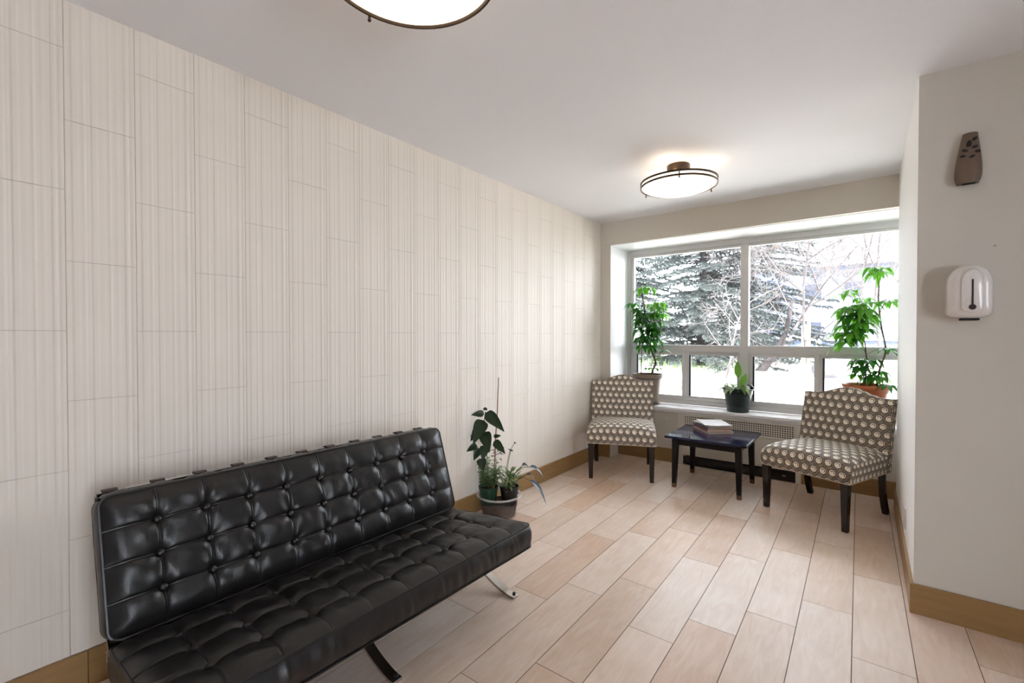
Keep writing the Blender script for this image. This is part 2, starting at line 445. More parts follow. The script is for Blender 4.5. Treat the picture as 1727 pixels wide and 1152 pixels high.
MB().box((XE+.052, D0+.05, .08), (XE+.058, D1-.05, DH-.06)).build('pane', M_glass, door, smooth=False)

# baseboards
BH, BT = .136, .013
def base(name, mb, label): return struct(mb.build(name, M_base, smooth=False, bevel=.0015), label, 'baseboard')
bl = MB(); y = YBK; rb = random.Random(3)
while y < 4.45:
    y2 = min(4.455, y+.795); bl.box((XL-.002, y+.0008, 0), (XL+BT, y2-.0008, BH)); y = y2
base('baseboard_left', bl, 'wood look baseboard along the ribbed tile wall')
bw = MB().box((XL+BT, 4.455-BT, 0), (-2.13, 4.457, BH)).box((-2.13, YS-BT, 0), (-1.495, YS+.002, BH)).box((-.44, YS-BT, 0), (XN, YS+.002, BH))
base('baseboard_window', bw, 'wood look baseboard under the window')
br = MB().box((XR-BT, YF+.001, 0), (XR+.002, 4.43, BH))
base('baseboard_right', br, 'wood look baseboard of the lit side wall')
bf = MB().box((XR-BT, YF-BT, 0), (XE, YF+.001, BH))
base('baseboard_front', bf, 'wood look baseboard below the soap dispenser wall')

# window with two fixed lights above two sliders
def bx(a, b): return MB().box(a, b)
win = MB()
ya, yb = YW-.01, YW+.05
X0, X1 = -2.13, XN
win.box((X0, ya, .605), (X0+.035, yb, 2.165)).box((X0+.035, ya+.015, .632), (X0+.07, yb, 2.14))
win.box((X0, ya, 2.165), (X1, yb, 2.222)).box((X0+.035, ya+.012, 2.14), (X1, yb, 2.165))
win.box((X0, ya, .56), (X1, yb, .605)).box((X0+.035, ya+.012, .605), (X1, yb, .632))
win.box((X0+.07, ya, 1.112), (X1, yb, 1.160)).box((X0+.07, ya+.012, 1.160), (X1, yb, 1.182))
window = struct(win.build('window_1', M_alu, smooth=False, bevel=.003), 'large grey aluminium window with two sliders below', 'window')
MB().box((-.972, ya-.012, .606), (-.90, yb-.002, 2.164)).build('mullion', M_alu, window, smooth=False, bevel=.004)
for a, b in ((X0+.07, -.972), (-.90, X1)):
    MB().box((a, YW+.028, 1.18), (b, YW+.034, 2.142)).build('pane', M_glass, window, smooth=False)
def sash(a, b, dy, dl):
    f = MB(); z0, z1 = .633, 1.111; w = .036; y0, y1 = YW+dy, YW+dy+.022
    f.box((a, y0, z0), (a+w, y1, z1)).box((b-w, y0, z0), (b, y1, z1)).box((a+w, y0+.001, z0), (b-w, y1-.001, z0+.018)).box((a+w, y0+.001, z1-.034), (b-w, y1-.001, z1))
    o = f.build('sash', M_alu, window, smooth=False, bevel=.003)
    MB().box((a+w, y0+.008, z0+.018), (b-w, y0+.013, z1-.034)).build('pane', M_glass, o, smooth=False)
    if dl: MB().box((a+w, y0+.001, z0+.018), (a+w+.016, y1-.001, z1-.034)).build('gasket', M_gasket, o, smooth=False)
sash(X0+.07, -1.495, .0, True); sash(-1.50, -.972, .024, True); sash(-.90, -.335, .0, True); sash(-.345, X1-.02, .024, True)
sl = MB().box((-2.13, 4.625, .53), (XN, YW-.008, .56)).box((-2.13, 4.645, .505), (XN, YS+.01, .53))
struct(sl.build('trim_2', M_sill, smooth=False, bevel=.006), 'deep white window sill', 'sill')

# ---------------------------------------------------------------- radiator cover
rc = thing('radiator_cover', 'cream radiator cover with a square perforated grille below the sill', 'radiator cover', (-.965, YS, 0))
xa, xb, yf = -.525, .525, -.022
p = MB()
p.box((xa, yf, 0), (xa+.055, .0, .503)).box((xb-.04, yf, 0), (xb, .0, .503))
p.box((xa+.055, yf, .10), (xb-.04, .0, .36)).box((xa+.055, yf, .50), (xb-.04, .0, .503))
p.build('panel', M_cover, rc, smooth=False, bevel=.002)
f = MB(); g0, g1, h0, h1 = xa+.055, xb-.04, .36, .50
for a, b in (((g0, yf-.008, h0), (g1, yf+.012, h0+.014)), ((g0, yf-.008, h1-.012), (g1, yf+.012, h1)), ((g0, yf-.008, h0), (g0+.014, yf+.012, h1)), ((g1-.014, yf-.008, h0), (g1, yf+.012, h1))): f.box(a, b)
f.build('grille_frame', M_cover, rc, smooth=False, bevel=.003)
g = MB(); pitch = .0186; a0, a1, b0, b1 = g0+.014, g1-.014, h0+.014, h1-.012; bar = .0082
n = int((a1-a0)/pitch); px_ = (a1-a0)/n
for i in range(n+1):
    c = a0+i*px_; g.box((max(a0, c-bar/2), yf+.002, b0), (min(a1, c+bar/2), yf+.004, b1))
n = 6; pz = (b1-b0)/n
for i in range(n+1):
    c = b0+i*pz; g.box((a0, yf+.0015, max(b0, c-bar/2)), (a1, yf+.0045, min(b1, c+bar/2)))
g.build('grille', M_cover, rc, smooth=False)
MB().box((g0, -.003, h0), (g1, -.001, h1)).box((xa+.075, -.004, 0.002), (xb-.04, -.001, .10)).build('opening_shade', M_dark, rc, smooth=False)  # dark sheets stand in for shade in the hollows of the cover
MB().box((xa+.056, yf+.003, .012), (xb-.041, -.005, .088)).build('gap_shade', M_black, rc, smooth=False, bevel=.002)  # black slab stands in for the shade in the low inlet gap
MB().sphere((.40, yf-.008, .052), .017, sc=(1, .7, .55)).build('knob', mat('dull brown knob', lin(120, 100, 88), .4), rc)
kn = MB().sphere((0, -.010, 0), .011, 12, 8, sc=(1, .6, 1)).tube([(0, .001, 0), (0, -.009, 0)], .006)  # small wall knob left of the radiator cover
tag(kn.build('wall_knob', M_cover, loc=(-1.60, YS-.001, .43)), 'tiny round knob on the white panel between left chair and table', 'peg')

# ---------------------------------------------------------------- ceiling lamps
lamp = thing('ceiling_lamp', 'round ceiling lamp near the window, whole in view', 'lamp', (-1.045, 3.25, ZC), 0, 'flush ceiling lamps')
R = .255; DZ = -.022
MB().lathe([(0, -.001), (.075, -.001), (.077, -.006), (.077, -.058), (.074, -.062), (0, -.062)], 40).build('canopy', M_bronze, lamp)
dish = MB().lathe([(r_, z_+DZ) for r_, z_ in [(R-.02, -.089), (R-.012, -.093), (R-.008, -.104), (R-.012, -.122), (R-.03, -.134), (R*.75, -.146), (R*.5, -.152), (R*.2, -.155), (.001, -.156)]], 64)
dish.build('glass_dish', M_dish, lamp)
MB().lathe([(.001, -.0845+DZ), (R-.03, -.0845+DZ), (R-.019, -.0885+DZ), (R-.019, -.0905+DZ), (.001, -.0890+DZ)], 64).build('glow_block_disc', M_reveal, lamp)  # disc added above the dish to block its upward glow
for z in (-.094, -.122):
    MB().lathe([(R, z+DZ-.006), (R, z+DZ+.006), (R-.008, z+DZ+.006), (R-.008, z+DZ-.006)], 72, close=True).build('ring', M_bronze, lamp, bevel=.001)
for k in range(3):
    a = math.radians(k*120-71)
    c, s_ = math.cos(a)*(R+.001), math.sin(a)*(R+.001)
    MB().tube([(c, s_, -.084+DZ), (c, s_, -.136+DZ)], .004, 8).sphere((c, s_, -.139+DZ), .006).build('post', M_bronze, lamp)
MB().tube([(0, 0, -.06), (0, 0, -.088+DZ)], .014, 10).build('stem', M_bronze, lamp)
def bulb(name, x, y):
    d = bpy.data.lights.new(name, 'POINT'); d.energy = LAMP_W; d.color = (1, .80, .56); d.shadow_soft_size = .035
    o = bpy.data.objects.new(name, d); COL.objects.link(o); return o, d
for i in range(3):
    o, d = bulb('lamp_light', 0, 0); o.parent = lamp; a = i*2*PI/3+.4; o.location = (.15*math.cos(a), .15*math.sin(a), -.072); d.energy = LAMP_W/3
lamp2 = copy_thing(lamp); lamp2.location = (-1.03, .86, ZC); lamp2['label'] = 'round ceiling lamp cut off by the top of the picture'

# ---------------------------------------------------------------- sofa
sofa = thing('sofa', 'black button tufted leather sofa on crossed chrome legs by the tiled wall', 'sofa', (-1.62, 1.08, 0), math.radians(-1.2))
HL = .731
def cluster(n):   # points in [-1,1], denser near the ends
    return [math.sin(PI/2*(-1+2*i/n))*.75+.25*(-1+2*i/n) for i in range(n+1)]
def cushion(nu, nv, Lu, Lv, th, origin, eu, ev, en, seed, puff, bow):
    """tufted cushion: u along the sofa, v across it, n outward; (u,v) from -Lu..Lu and 0..Lv"""
    rnd = random.Random(seed)
    cu, cv = 2*Lu/nu, Lv/nv
    jit = {(i, j): (rnd.uniform(-.006, .006), rnd.uniform(-.005, .005), rnd.uniform(0, 6.28), rnd.choice((4, 5, 6))) for i in range(nu+1) for j in range(nv+1)}
    R_ = .035
    def rcorner(u, v):
        su = 1 if u > 0 else -1; du = Lu-abs(u); v2 = min(v, Lv-v)
        if du < R_ and v2 < R_:
            a, b = R_-du, R_-v2; d = math.hypot(a, b); m_ = max(a, b)
            if d > 1e-6:
                a, b = a*m_/d, b*m_/d
                u = su*(Lu-R_+a); nv_ = R_-b; v = nv_ if v < Lv/2 else Lv-nv_
        return u, v
    cl = cluster(14)
    us = [-Lu+(i+.5+.5*c)*cu for i in range(nu) for c in (cl[:-1] if i < nu-1 else cl)]
    vs = [(j+.5+.5*c)*cv for j in range(nv) for c in (cl[:-1] if j < nv-1 else cl)]
    O, eu, ev, en = Vector(origin), Vector(eu), Vector(ev), Vector(en)
    def height(u, v):
        fu, fv = (u+Lu)/cu, v/cv
        i, j = min(nu-1, max(0, int(fu))), min(nv-1, max(0, int(fv)))
        a, b = 2*(fu-i)-1, 2*(fv-j)-1
        pa = (1-min(1, abs(a))**3.4)**.55; pb = (1-min(1, abs(b))**3.4)**.55
        de = min(Lu-abs(u), v, Lv-v)
        edge = min(1, de/.05)**.5
        # outer halves of border cells are rounded by the side, not creased
        if i == 0 and a < 0 or i == nu-1 and a > 0: pa = max(pa, 1-min(1, abs(a))**6)
        if j == 0 and b < 0 or j == nv-1 and b > 0: pb = max(pb, 1-min(1, abs(b))**6)
        h = puff*pa*pb+.012*edge
        for ii in (i, i+1):
            for jj in (j, j+1):
                if 0 < ii < nu and 0 < jj < nv:
                    du, dv = u+Lu-ii*cu, v-jj*cv; d = math.hypot(du, dv)
                    h -= .014*math.exp(-(d/.022)**2)
                    ph, kf = jit[ii, jj][2:4]
                    h += .0048*math.exp(-d/.055)*min(1, d/.015)*math.sin(kf*math.atan2(dv, du)+ph)*pa**.5*pb**.5
        h += .0050*pa*pb*noise.noise(Vector((u*16+seed, v*9, seed)))+.0040*pa*pb*noise.noise(Vector((u*44+v*14, v*12+seed, seed)))
        return h*edge if de < .05 else h
    def warp(u, v):
        fu, fv = (u+Lu)/cu, v/cv
        ii, jj = round(fu), round(fv)
        w = 0.
        if 0 < v < Lv: w = bow*math.sin(PI*(fu % 1))*math.sin(PI*min(1, max(0, v/Lv)))
        x = 0.
        if abs(u) < Lu: x = bow*.8*math.sin(PI*(fv % 1))*math.sin(PI*(u+Lu)/(2*Lu))**.5
        return u+x*1.0, v+w
    def top(u, v):
        h = height(u, v); u2, v2 = warp(u, v); u2, v2 = rcorner(u2, v2)
        return O+eu*u2+ev*v2+en*h
    mb = MB(); mb.grid(top, us, vs)
    ts = [0, .12, .3, .5, .7, .88, 1]
    def side(fixed, axis):
        def fn(s, t):
            u, v = (s, fixed) if axis == 'v' else (fixed, s)
            u2, v2 = rcorner(u, v)
            out = (eu if axis == 'u' else ev)*(1 if fixed > (0 if axis == 'u' else Lv/2) else -1)
            bul = (.013 if axis == 'v' else .008)*math.sin(PI*t)
            bul += (.0075 if axis == 'v' else .002)*math.sin(PI*t)*noise.noise(Vector((s*42+seed, t*1.6+s*3, fixed)))
            return O+eu*u2+ev*v2+out*bul-en*(th*t)
        return fn
    mb.grid(side(0, 'v'), us, ts); mb.grid(side(Lv, 'v'), us, ts, flip=True)
    mb.grid(side(-Lu, 'u'), vs, ts, flip=True); mb.grid(side(Lu, 'u'), vs, ts)
    mb.grid(lambda u, v: O+eu*rcorner(u, v)[0]+ev*rcorner(u, v)[1]-en*th, [us[k] for k in range(0, len(us))], [vs[k] for k in range(0, len(vs))], flip=True)
    peri = [(u, 0) for u in us]+[(Lu, v) for v in vs[1:]]+[(u, Lv) for u in reversed(us[:-1])]+[(-Lu, v) for v in reversed(vs[1:-1])]
    def pipe(dn):
        out = []
        for u, v in peri:
            u2, v2 = rcorner(u, v); out.append(O+eu*u2+ev*v2-en*dn)
        return out
    pip = MB().tube(pipe(.0), .0048, 6, closed=True).tube(pipe(th), .0048, 6, closed=True)
    # seams between cells: thin welts lying in the creases
    for i in range(1, nu):
        u = -Lu+i*cu; pip.tube([top(u, v)+en*.0014 for v in vs], .0030, 6)
    for j in range(1, nv):
        v = j*cv; pip.tube([top(u, v)+en*.0014 for u in us], .0030, 6)
    btn = []
    for i in range(1, nu):
        for j in range(1, nv):
            btn.append(top(-Lu+i*cu, j*cv)+en*.009)
    return mb, pip, btn, en
def add_cushion(name, *a):
    mb, pip, btn, en = cushion(*a)
    o = mb.build(name, M_leather, sofa, merge=.0004, angle=180)
    pip.build('piping', M_leather, o)
    Mq = Vector((0, 0, 1)).rotation_difference(en).to_matrix()
    bme = MB().sphere((0, 0, 0), .0135, 12, 8, sc=(1, 1, .75), M=Mq)
    first = bme.build('button', M_leather, o)
    for k, p_ in enumerate(btn):
        b_ = first if k == 0 else first.copy()
        if k: COL.objects.link(b_); b_.parent = o
        b_.location = p_
    return o
# seat: from front top edge (x .335, z .385) back to (x -.20, z .335)
ev = Vector((-.535, 0, -.052)); Lv = ev.length; ev.normalize()
en = Vector((-ev.z, 0, ev.x)); en = en if en.z > 0 else -en
add_cushion('seat_cushion', 10, 4, HL, Lv, .098, (.335, 0, .372), (0, 1, 0), ev, en, 3, .012, .007)
ev = Vector((-.135, 0, .420)); Lb = ev.length; ev.normalize()
en = Vector((ev.z, 0, -ev.x)); en = en if en.x > 0 else -en
add_cushion('back_cushion', 10, 4, HL, Lb, .085, (-.19, 0, .336), (0, 1, 0), ev, en, 8, .0105, .004)
backpath = [(.262, 0, .007), (.205, 0, .013), (.11, 0, .045), (.0, 0, .105), (-.11, 0, .175), (-.20, 0, .222), (-.285, 0, .31), (-.345, 0, .43), (-.40, 0, .58), (-.446, 0, .735)]
seatpath = [(.30, 0, .262), (.18, 0, .246), (.05, 0, .225), (-.07, 0, .185), (-.20, 0, .12), (-.32, 0, .055), (-.42, 0, .012), (-.47, 0, .006)]
for yy in (-.700, 0, .702):
    fo = MB().ribbon([Vector(q)+Vector((0, yy, 0)) for q in smoothpath(backpath)], .042, .012).ribbon([Vector(q)+Vector((0, yy, 0)) for q in smoothpath(seatpath)], .042, .012).build('leg_frame', M_chrome, sofa, smooth=True, angle=30, bevel=.0015)
    MB().lathe([(0, .022), (.005, .022), (.008, .019), (.008, .010)], 14, c=(.245, yy+.006)).build('bolt', M_black, fo)
MB().box((-.455, -.718, .728), (-.435, .718, .742)).box((-.30, -.72, .232), (-.285, .72, .262)).box((.275, -.72, .254), (.29, .72, .268)).build('cross_rail', M_chrome, sofa, smooth=False, bevel=.002)
st = None
for k in range(11):
    y_ = -.68+k*.136
    if st is None:
        pth = smoothpath([(-.430, 0, .70), (-.429, 0, .735), (-.436, 0, .746), (-.456, 0, .744), (-.464, 0, .725), (-.42, 0, .58), (-.36, 0, .42), (-.30, 0, .30)], 4)
        st = MB().ribbon(pth, .040, .004).build('strap', M_strap, sofa, smooth=False); st.location = (0, y_, 0)
    else:
        c = st.copy(); COL.objects.link(c); c.parent = sofa; c.location = (0, y_, 0)

# ---------------------------------------------------------------- patterned chairs
def make_chair():
    t = thing('accent_chair', 'cream and black scroll print armless chair in the corner by the tiled wall', 'chair', (-1.828, 4.073, 0), math.radians(23), 'scroll print accent chairs')
    HWc = .296
    prof = [(-.316, .318), (-.325, .335), (-.328, .37), (-.327, .405), (-.320, .432), (-.302, .452), (-.27, .464), (-.2, .472), (-.1, .475), (0, .473), (.1, .468), (.2, .46), (.27, .455)]
    acc = [0.]
    for a, b in zip(prof, prof[1:]): acc.append(acc[-1]+math.dist(a, b))
    def P(s):
        for i in range(len(acc)-1):
            if s <= acc[i+1]+1e-9:
                k = (s-acc[i])/(acc[i+1]-acc[i]); return prof[i][0]+(prof[i+1][0]-prof[i][0])*k, prof[i][1]+(prof[i+1][1]-prof[i][1])*k
        return prof[-1]
    xs = [-1, -.985, -.95, -.9, -.82, -.7, -.5, -.25, 0, .25, .5, .7, .82, .9, .95, .985, 1]
    ss = sorted(set(acc+[acc[-1]*i/24 for i in range(25)]))
    def top(x, s):
        y, z = P(s); e = abs(x); up = max(0, (z-.318)/.157)
        z = z+(.022*(1-e**2.0)-.030*e**10)*up**2
        y = y-(.006*(1-e*e))*(1 if y < -.2 else 0)+(.016*e**12 if y < -.25 else 0)
        return (x*HWc, y, z)
    mb = MB(); mb.grid(top, xs, ss, lambda x, s: (x*HWc, s))
    vv = [0, .25, .5, .75, 1]
    for sgn in (-1, 1):
        def side(s, v, sgn=sgn):
            p = top(sgn, s); zb = .318
            return (p[0]+sgn*.004*math.sin(PI*v), p[1], zb+(p[2]-zb)*v)
        mb.grid(side, ss, vv, lambda s, v, sgn=sgn: (P(s)[0]+.61, .003+.318+(P(s)[1]-.318)*v), flip=(sgn > 0))
    mb.q([(-HWc, -.316, .318), (-HWc, .27, .318), (HWc, .27, .318), (HWc, -.316, .318)], [(0, 0)]*4)
    mb.build('seat', M_fabric, t, merge=.0005, angle=70)
    # camel back rest
    def ztop(x):
        a = abs(x)/.30; return .822+.060*(.5+.5*math.cos(PI*min(1, a/.80)))**1.1+.004*max(0, a-.8)*5
    def hw(z): return .300-.004*(z-.3)
    th = .085
    def yb(z): return .205+(z-.45)*.21
    us = [-1, -.99, -.965, -.92, -.8, -.65, -.5, -.35, -.2, -.1, 0, .1, .2, .35, .5, .65, .8, .92, .965, .99, 1]
    ws = [0, .02, .06, .15, .3, .45, .6, .75, .88, .95, .98, 1]
    def bk(side):
        def fn(u, w):
            zt = ztop(u*.30); z = .318+(zt-.318)*w; e = max(abs(u)**14, w**26)
            e = min(1, e); puff = .018*(1-u**2)*(1-(2*w-1)**2)
            y = yb(z)+(.014*e-puff if side < 0 else th-.012*e)
            return (u*hw(z), y, z)
        return fn
    b = MB(); b.grid(bk(-1), us, ws, lambda u, w: (u*.3, .318+(ztop(u*.3)-.318)*w)); b.grid(bk(1), us, ws, lambda u, w: (u*.3, .318+(ztop(u*.3)-.318)*w), flip=True)
    f0, f1 = bk(-1), bk(1)
    for sgn in (-1, 1):
        b.grid(lambda k, w, sgn=sgn: tuple(Vector(f0(sgn, w)).lerp(Vector(f1(sgn, w)), k)), [0, .5, 1], ws, lambda k, w: (.33+k*th, .318+w*.5), flip=(sgn < 0))
    b.grid(lambda u, k: tuple(Vector(f0(u, 1)).lerp(Vector(f1(u, 1)), k)), us, [0, .5, 1], lambda u, k: (u*.3, .84+k*th))
    b.grid(lambda u, k: tuple(Vector(f0(u, 0)).lerp(Vector(f1(u, 0)), k)), us, [0, 1], lambda u, k: (u*.3, k*th), flip=True)
    bo = b.build('backrest', M_fabric, t, merge=.0005, angle=70)
    welt = [f0(-1, w) for w in ws]+[f0(u, 1) for u in us[1:-1]]+[f0(1, w) for w in reversed(ws)]
    MB().tube(welt, .0032, 6).build('piping', M_welt, bo)
    nt_ = MB()
    def nails(a, c, n):
        a, c = Vector(a), Vector(c)
        for i in range(n): nt_.sphere(a.lerp(c, (i+.5)/n), .0042, 6, 4)
    nails((-.296, -.327, .322), (.296, -.327, .322), 56); nails((.3, -.31, .322), (.3, .20, .322), 46); nails((-.3, -.31, .322), (-.3, .20, .322), 46)
    nt_.tube([(-.297, -.323, .3205), (.297, -.323, .3205)], .003, 6).tube([(.298, -.32, .3205), (.298, .26, .3205)], .003, 6).tube([(-.298, -.32, .3205), (-.298, .26, .3205)], .003, 6)
    nt_.build('nail_trim', M_trim, t)
    def leg(x, y, splay):
        q = .024; r_ = .017
        if splay == 0:
            c = [(x-r_, y-r_, 0), (x+r_, y-r_, 0), (x+r_, y+r_, 0), (x-r_, y+r_, 0), (x-q, y-q, .32), (x+q, y-q, .32), (x+q, y+q, .32), (x-q, y+q, .32)]
            mb = MB().hexa(c)
        else:
            mb = MB(); pts = [(0, 0, .34), (0, .004, .24), (0, .02, .14), (0, .05, .05), (0, .072, 0.001)]
            mb.ribbon([(x+a, y+b_, c_) for a, b_, c_ in pts], .036, .036, side=(1, 0, 0))
        return mb.build('leg', M_mahog, t, smooth=False, bevel=.003)
    leg(-.262, -.292, 0); leg(.262, -.292, 0); leg(-.255, .232, 1); leg(.255, .232, 1)
    return t
chair = make_chair()
chair2 = copy_thing(chair); chair2.location = (-.232, 4.06, 0); chair2.rotation_euler = (0, 0, math.radians(-22.4))
chair2['label'] = 'cream and black scroll print armless chair beside the lit side wall'

# ---------------------------------------------------------------- side table and magazines
tb = thing('side_table', 'low black side table with a glossy dark top between the chairs', 'table', (-1.03, 4.17, 0))
MB().box((-.315, -.325, .421), (.315, .292, .441)).build('table_top', M_navy, tb, smooth=False, bevel=.003)
MB().box((-.25, -.262, .362), (.25, -.244, .421)).box((-.25, .240, .362), (.25, .258, .421)).box((-.255, -.25, .362), (-.238, .25, .421)).box((.238, -.25, .362), (.255, .25, .421)).build('apron', M_tblack, tb, smooth=False, bevel=.002)
for sx, sy in ((-1, -1), (1, -1), (-1, 1), (1, 1)):
    def lg(z0, z1, w0, w1):
        cx, cy = sx*.245, sy*.250; ox = lambda z, w: (sx*(.268), sy*(.272))
        def ring(z, w):
            X1_, Y1_ = sx*.268, sy*.272; X0_, Y0_ = X1_-sx*w, Y1_-sy*w
            a, b = sorted((X0_, X1_)); c, d = sorted((Y0_, Y1_)); return [(a, c, z), (b, c, z), (b, d, z), (a, d, z)]
        return MB().hexa(ring(z0, w0)+ring(z1, w1))
    l = lg(.035, .42, .034, .050).build('leg', M_tblack, tb, smooth=False, bevel=.002)
    lg(0, .035, .032, .034).build('foot_tip', M_worn, l, smooth=False, bevel=.002)

M_paper = mat('page edges', lin(216, 200, 182), .8, var=.12, vscale=1.5, stretch=(1, 1, 300))
def mag(z, th, w, d, dx, dy, rz, cover, label, bend=0., pcol=M_paper):
    t = thing('magazine', label, 'magazine', (-1.075+dx, 4.295+dy, z), math.radians(rz), 'magazines on the side table')
    us = [-1+i/4 for i in range(9)]
    def s(zz, ex): return lambda u, v: (u*(w/2+ex), v*(d/2+ex), zz+bend*(u*u)*(.6+.4*v)+bend*.4*math.sin(3*u+v))
    def slab(z0, z1, ex):
        mb = MB(); mb.grid(s(z0, ex), us, us, flip=True); mb.grid(s(z1, ex), us, us)
        a, b = s(z0, ex), s(z1, ex)
        for q, fl in ((-1, 0), (1, 1)):
            mb.grid(lambda k, v: tuple(Vector(a(q, v)).lerp(Vector(b(q, v)), k)), [0, 1], us, flip=not fl)
            mb.grid(lambda u, k: tuple(Vector(a(u, q)).lerp(Vector(b(u, q)), k)), us, [0, 1], flip=not fl)
        return mb
    c = min(.0014, th*.2)
    slab(c, th-c, -.002).build('pages', pcol, t, merge=.0001, angle=40)
    cv = slab(0, c, 0); k = slab(th-c, th, 0); n = len(cv.v); cv.v += k.v; cv.f += [tuple(i+n for i in f) for f in k.f]; cv.uv += k.uv
    cv.box((-w/2-.0006, -d/2, c), (-w/2+.001, d/2, th-c)) if bend == 0 else None
    cv.build('cover', cover, t, merge=.0001, angle=40)
    return t
C = lambda n, r, g, b, v=.1: mat(n, lin(r, g, b), .3, var=v, vscale=14)
z = .4415
for th, w, d, dx, dy, rz, cov, lab, bend in (
    (.016, .225, .285, .006, .0, 41, C('grey cover', 196, 190, 180), 'thick pale magazine at the bottom of the stack on the side table', 0),
    (.017, .215, .275, -.002, .006, 39, C('red edged cover', 176, 84, 70, .3), 'cream paged magazine with a red spine edge, second from the bottom', 0),
    (.011, .21, .275, -.008, .008, 43, C('blue landscape cover', 92, 118, 140, .9), 'magazine with a blue landscape cover in the middle of the stack', 0),
    (.010, .205, .27, .008, .012, 36, C('tan cover', 190, 160, 140, .3), 'tan covered magazine below the two white ones', 0),
    (.008, .21, .28, -.004, .018, 47, C('pale cover', 222, 220, 216), 'white magazine sticking out under the topmost one', .002),
    (.006, .215, .28, .006, .004, 30, C('white cover', 236, 234, 238), 'white curling magazine on top of the stack', .006)):
    mag(z, th, w, d, dx, dy, rz, cov, lab, bend); z += th+.0004+bend*.15

# ---------------------------------------------------------------- plants
G_bright = leaf_mat('bright schefflera leaf', lin(86, 148, 48))
G_dark = leaf_mat('dark schefflera leaf', lin(46, 104, 38))
G_deep = leaf_mat('deep green leaf', lin(30, 52, 26), trans=.12)
G_grey = leaf_mat('grey green leaf', lin(118, 142, 104), var=.3, trans=.2)
G_blue = leaf_mat('silvery drooping leaf', lin(88, 100, 112), var=.7, rough=.25, trans=.05)
G_lily = leaf_mat('lily leaf', lin(92, 130, 62), trans=.35)
G_pale = leaf_mat('variegated leaf', lin(150, 168, 132), var=.3, trans=.25)
M_stem = mat('brown stem', lin(92, 76, 54), .7, var=.2)
M_gstem = mat('green stem', lin(92, 112, 60), .6, var=.2)
M_taupe = mat('taupe plastic pot', lin(128, 112, 98), .45, var=.05)
M_gpot = mat('dark green plastic pot', lin(28, 44, 44), .35, var=.1)
M_terra = mat('terracotta plastic', lin(178, 98, 58), .45, var=.12, vscale=6)
M_lgreen = mat('nursery green plastic', lin(30, 66, 44), .35)

def pot(name, prof, m, parent, soil_r, soil_z, k=48):
    o = MB().lathe(prof, k).build(name, m, parent, angle=45)
    sb = MB(); sb.lathe([(.0001, soil_z+.006), (soil_r*.5, soil_z+.005), (soil_r, soil_z)], 28)
    sb.v = [(x, y, zz+.006*noise.noise(Vector((x*40, y*40, 3)))) for x, y, zz in sb.v]
    sb.build('soil', M_soil, parent)
    return o
def whorl(mb, st, tip, base, rnd, L=.11, W=.042, n=None, upw=.15, droop=.55, pet=.09):
    """one palmate leaf: petiole from base to tip, leaflets radiating from tip"""
    base, tip = Vector(base), Vector(tip)
    if st is not None:
        mid = (base+tip)/2+Vector((0, 0, .02)); st.tube(smoothpath([base, mid, tip], 3), .0018, 5)
    n = n or rnd.choice((6, 7, 8)); ph = rnd.uniform(0, 6.28)
    out = (tip-base); out.z = 0; out = out.normalized() if out.length > 1e-3 else Vector((1, 0, 0))
    for k in range(n):
        a = ph+2*PI*k/n+rnd.uniform(-.15, .15)
        d = Vector((math.cos(a), math.sin(a), upw+rnd.uniform(-.25, .1)))+out*.25
        l = L*rnd.uniform(.75, 1.1)*(1.1 if d.dot(out) > 0 else .85)
        d.normalize(); b0 = tip+d*.012
        if st is not None: st.tube([tip, b0], .0012, 4)
        mb.leaf(b0, d, (0, 0, 1), l, W*rnd.uniform(.85, 1.1), droop*rnd.uniform(.7, 1.3), .18)

def schefflera(t, seed, stems, whorls, soil_z):
    """stems: list of paths; whorls: (base, tip, bright, L)"""
    rnd = random.Random(seed); st = MB(); lb, ld = MB(), MB()
    for path, r in stems:
        pp = smoothpath(path, 5); st.tube(pp, [r*(1-.5*i/len(pp)) for i in range(len(pp))], 7)
    for b_, tp, br_, L in whorls: whorl(lb if br_ else ld, st, tp, b_, rnd, L, L*.42, droop=rnd.uniform(.45, .85))
    st.build('stem', M_stem, t)
    lb.build('foliage', G_bright, t, angle=180)['label'] = 'bright young leaves'
    ld.build('foliage', G_dark, t, angle=180)['label'] = 'dark older leaves'

# left: tall schefflera on the sill
SZ = .5605
lp = thing('potted_schefflera', 'tall bushy schefflera in a taupe pot at the left end of the sill', 'plant', (-1.835, 4.735, SZ+.018))
pot('pot', [(.001, .0), (.102, .0), (.108, .004), (.140, .255), (.152, .257), (.158, .262), (.159, .296), (.155, .300), (.149, .298), (.143, .262), (.12, .16)], M_taupe, lp, .139, .25)
tag(MB().lathe([(.001, 0), (.105, 0), (.128, .013), (.131, .0175), (.126, .0175), (.108, .011), (.001, .010)], 40).build('saucer', M_taupe, loc=(-1.835, 4.735, SZ)), 'taupe saucer under the tall plant on the left of the sill', 'saucer')
rw = random.Random(21)
def wpt(x, y, z): return Vector((x, y, z))
stems = [([(-.065, -.02, .24), (-.06, -.02, .45), (-.055, -.01, .62), (-.04, 0, .8)], .006),
         ([(.05, .0, .24), (.055, .0, .33), (.085, 0, .42), (.05, 0, .52), (.02, 0, .62), (.0, 0, .78), (-.03, 0, .95), (-.065, 0, 1.16)], .012),
         ([(.02, 0, .60), (.06, -.01, .75), (.09, -.02, .95)], .006), ([(0, 0, .72), (-.06, 0, .9), (-.13, -.01, 1.0)], .005)]
wh = []
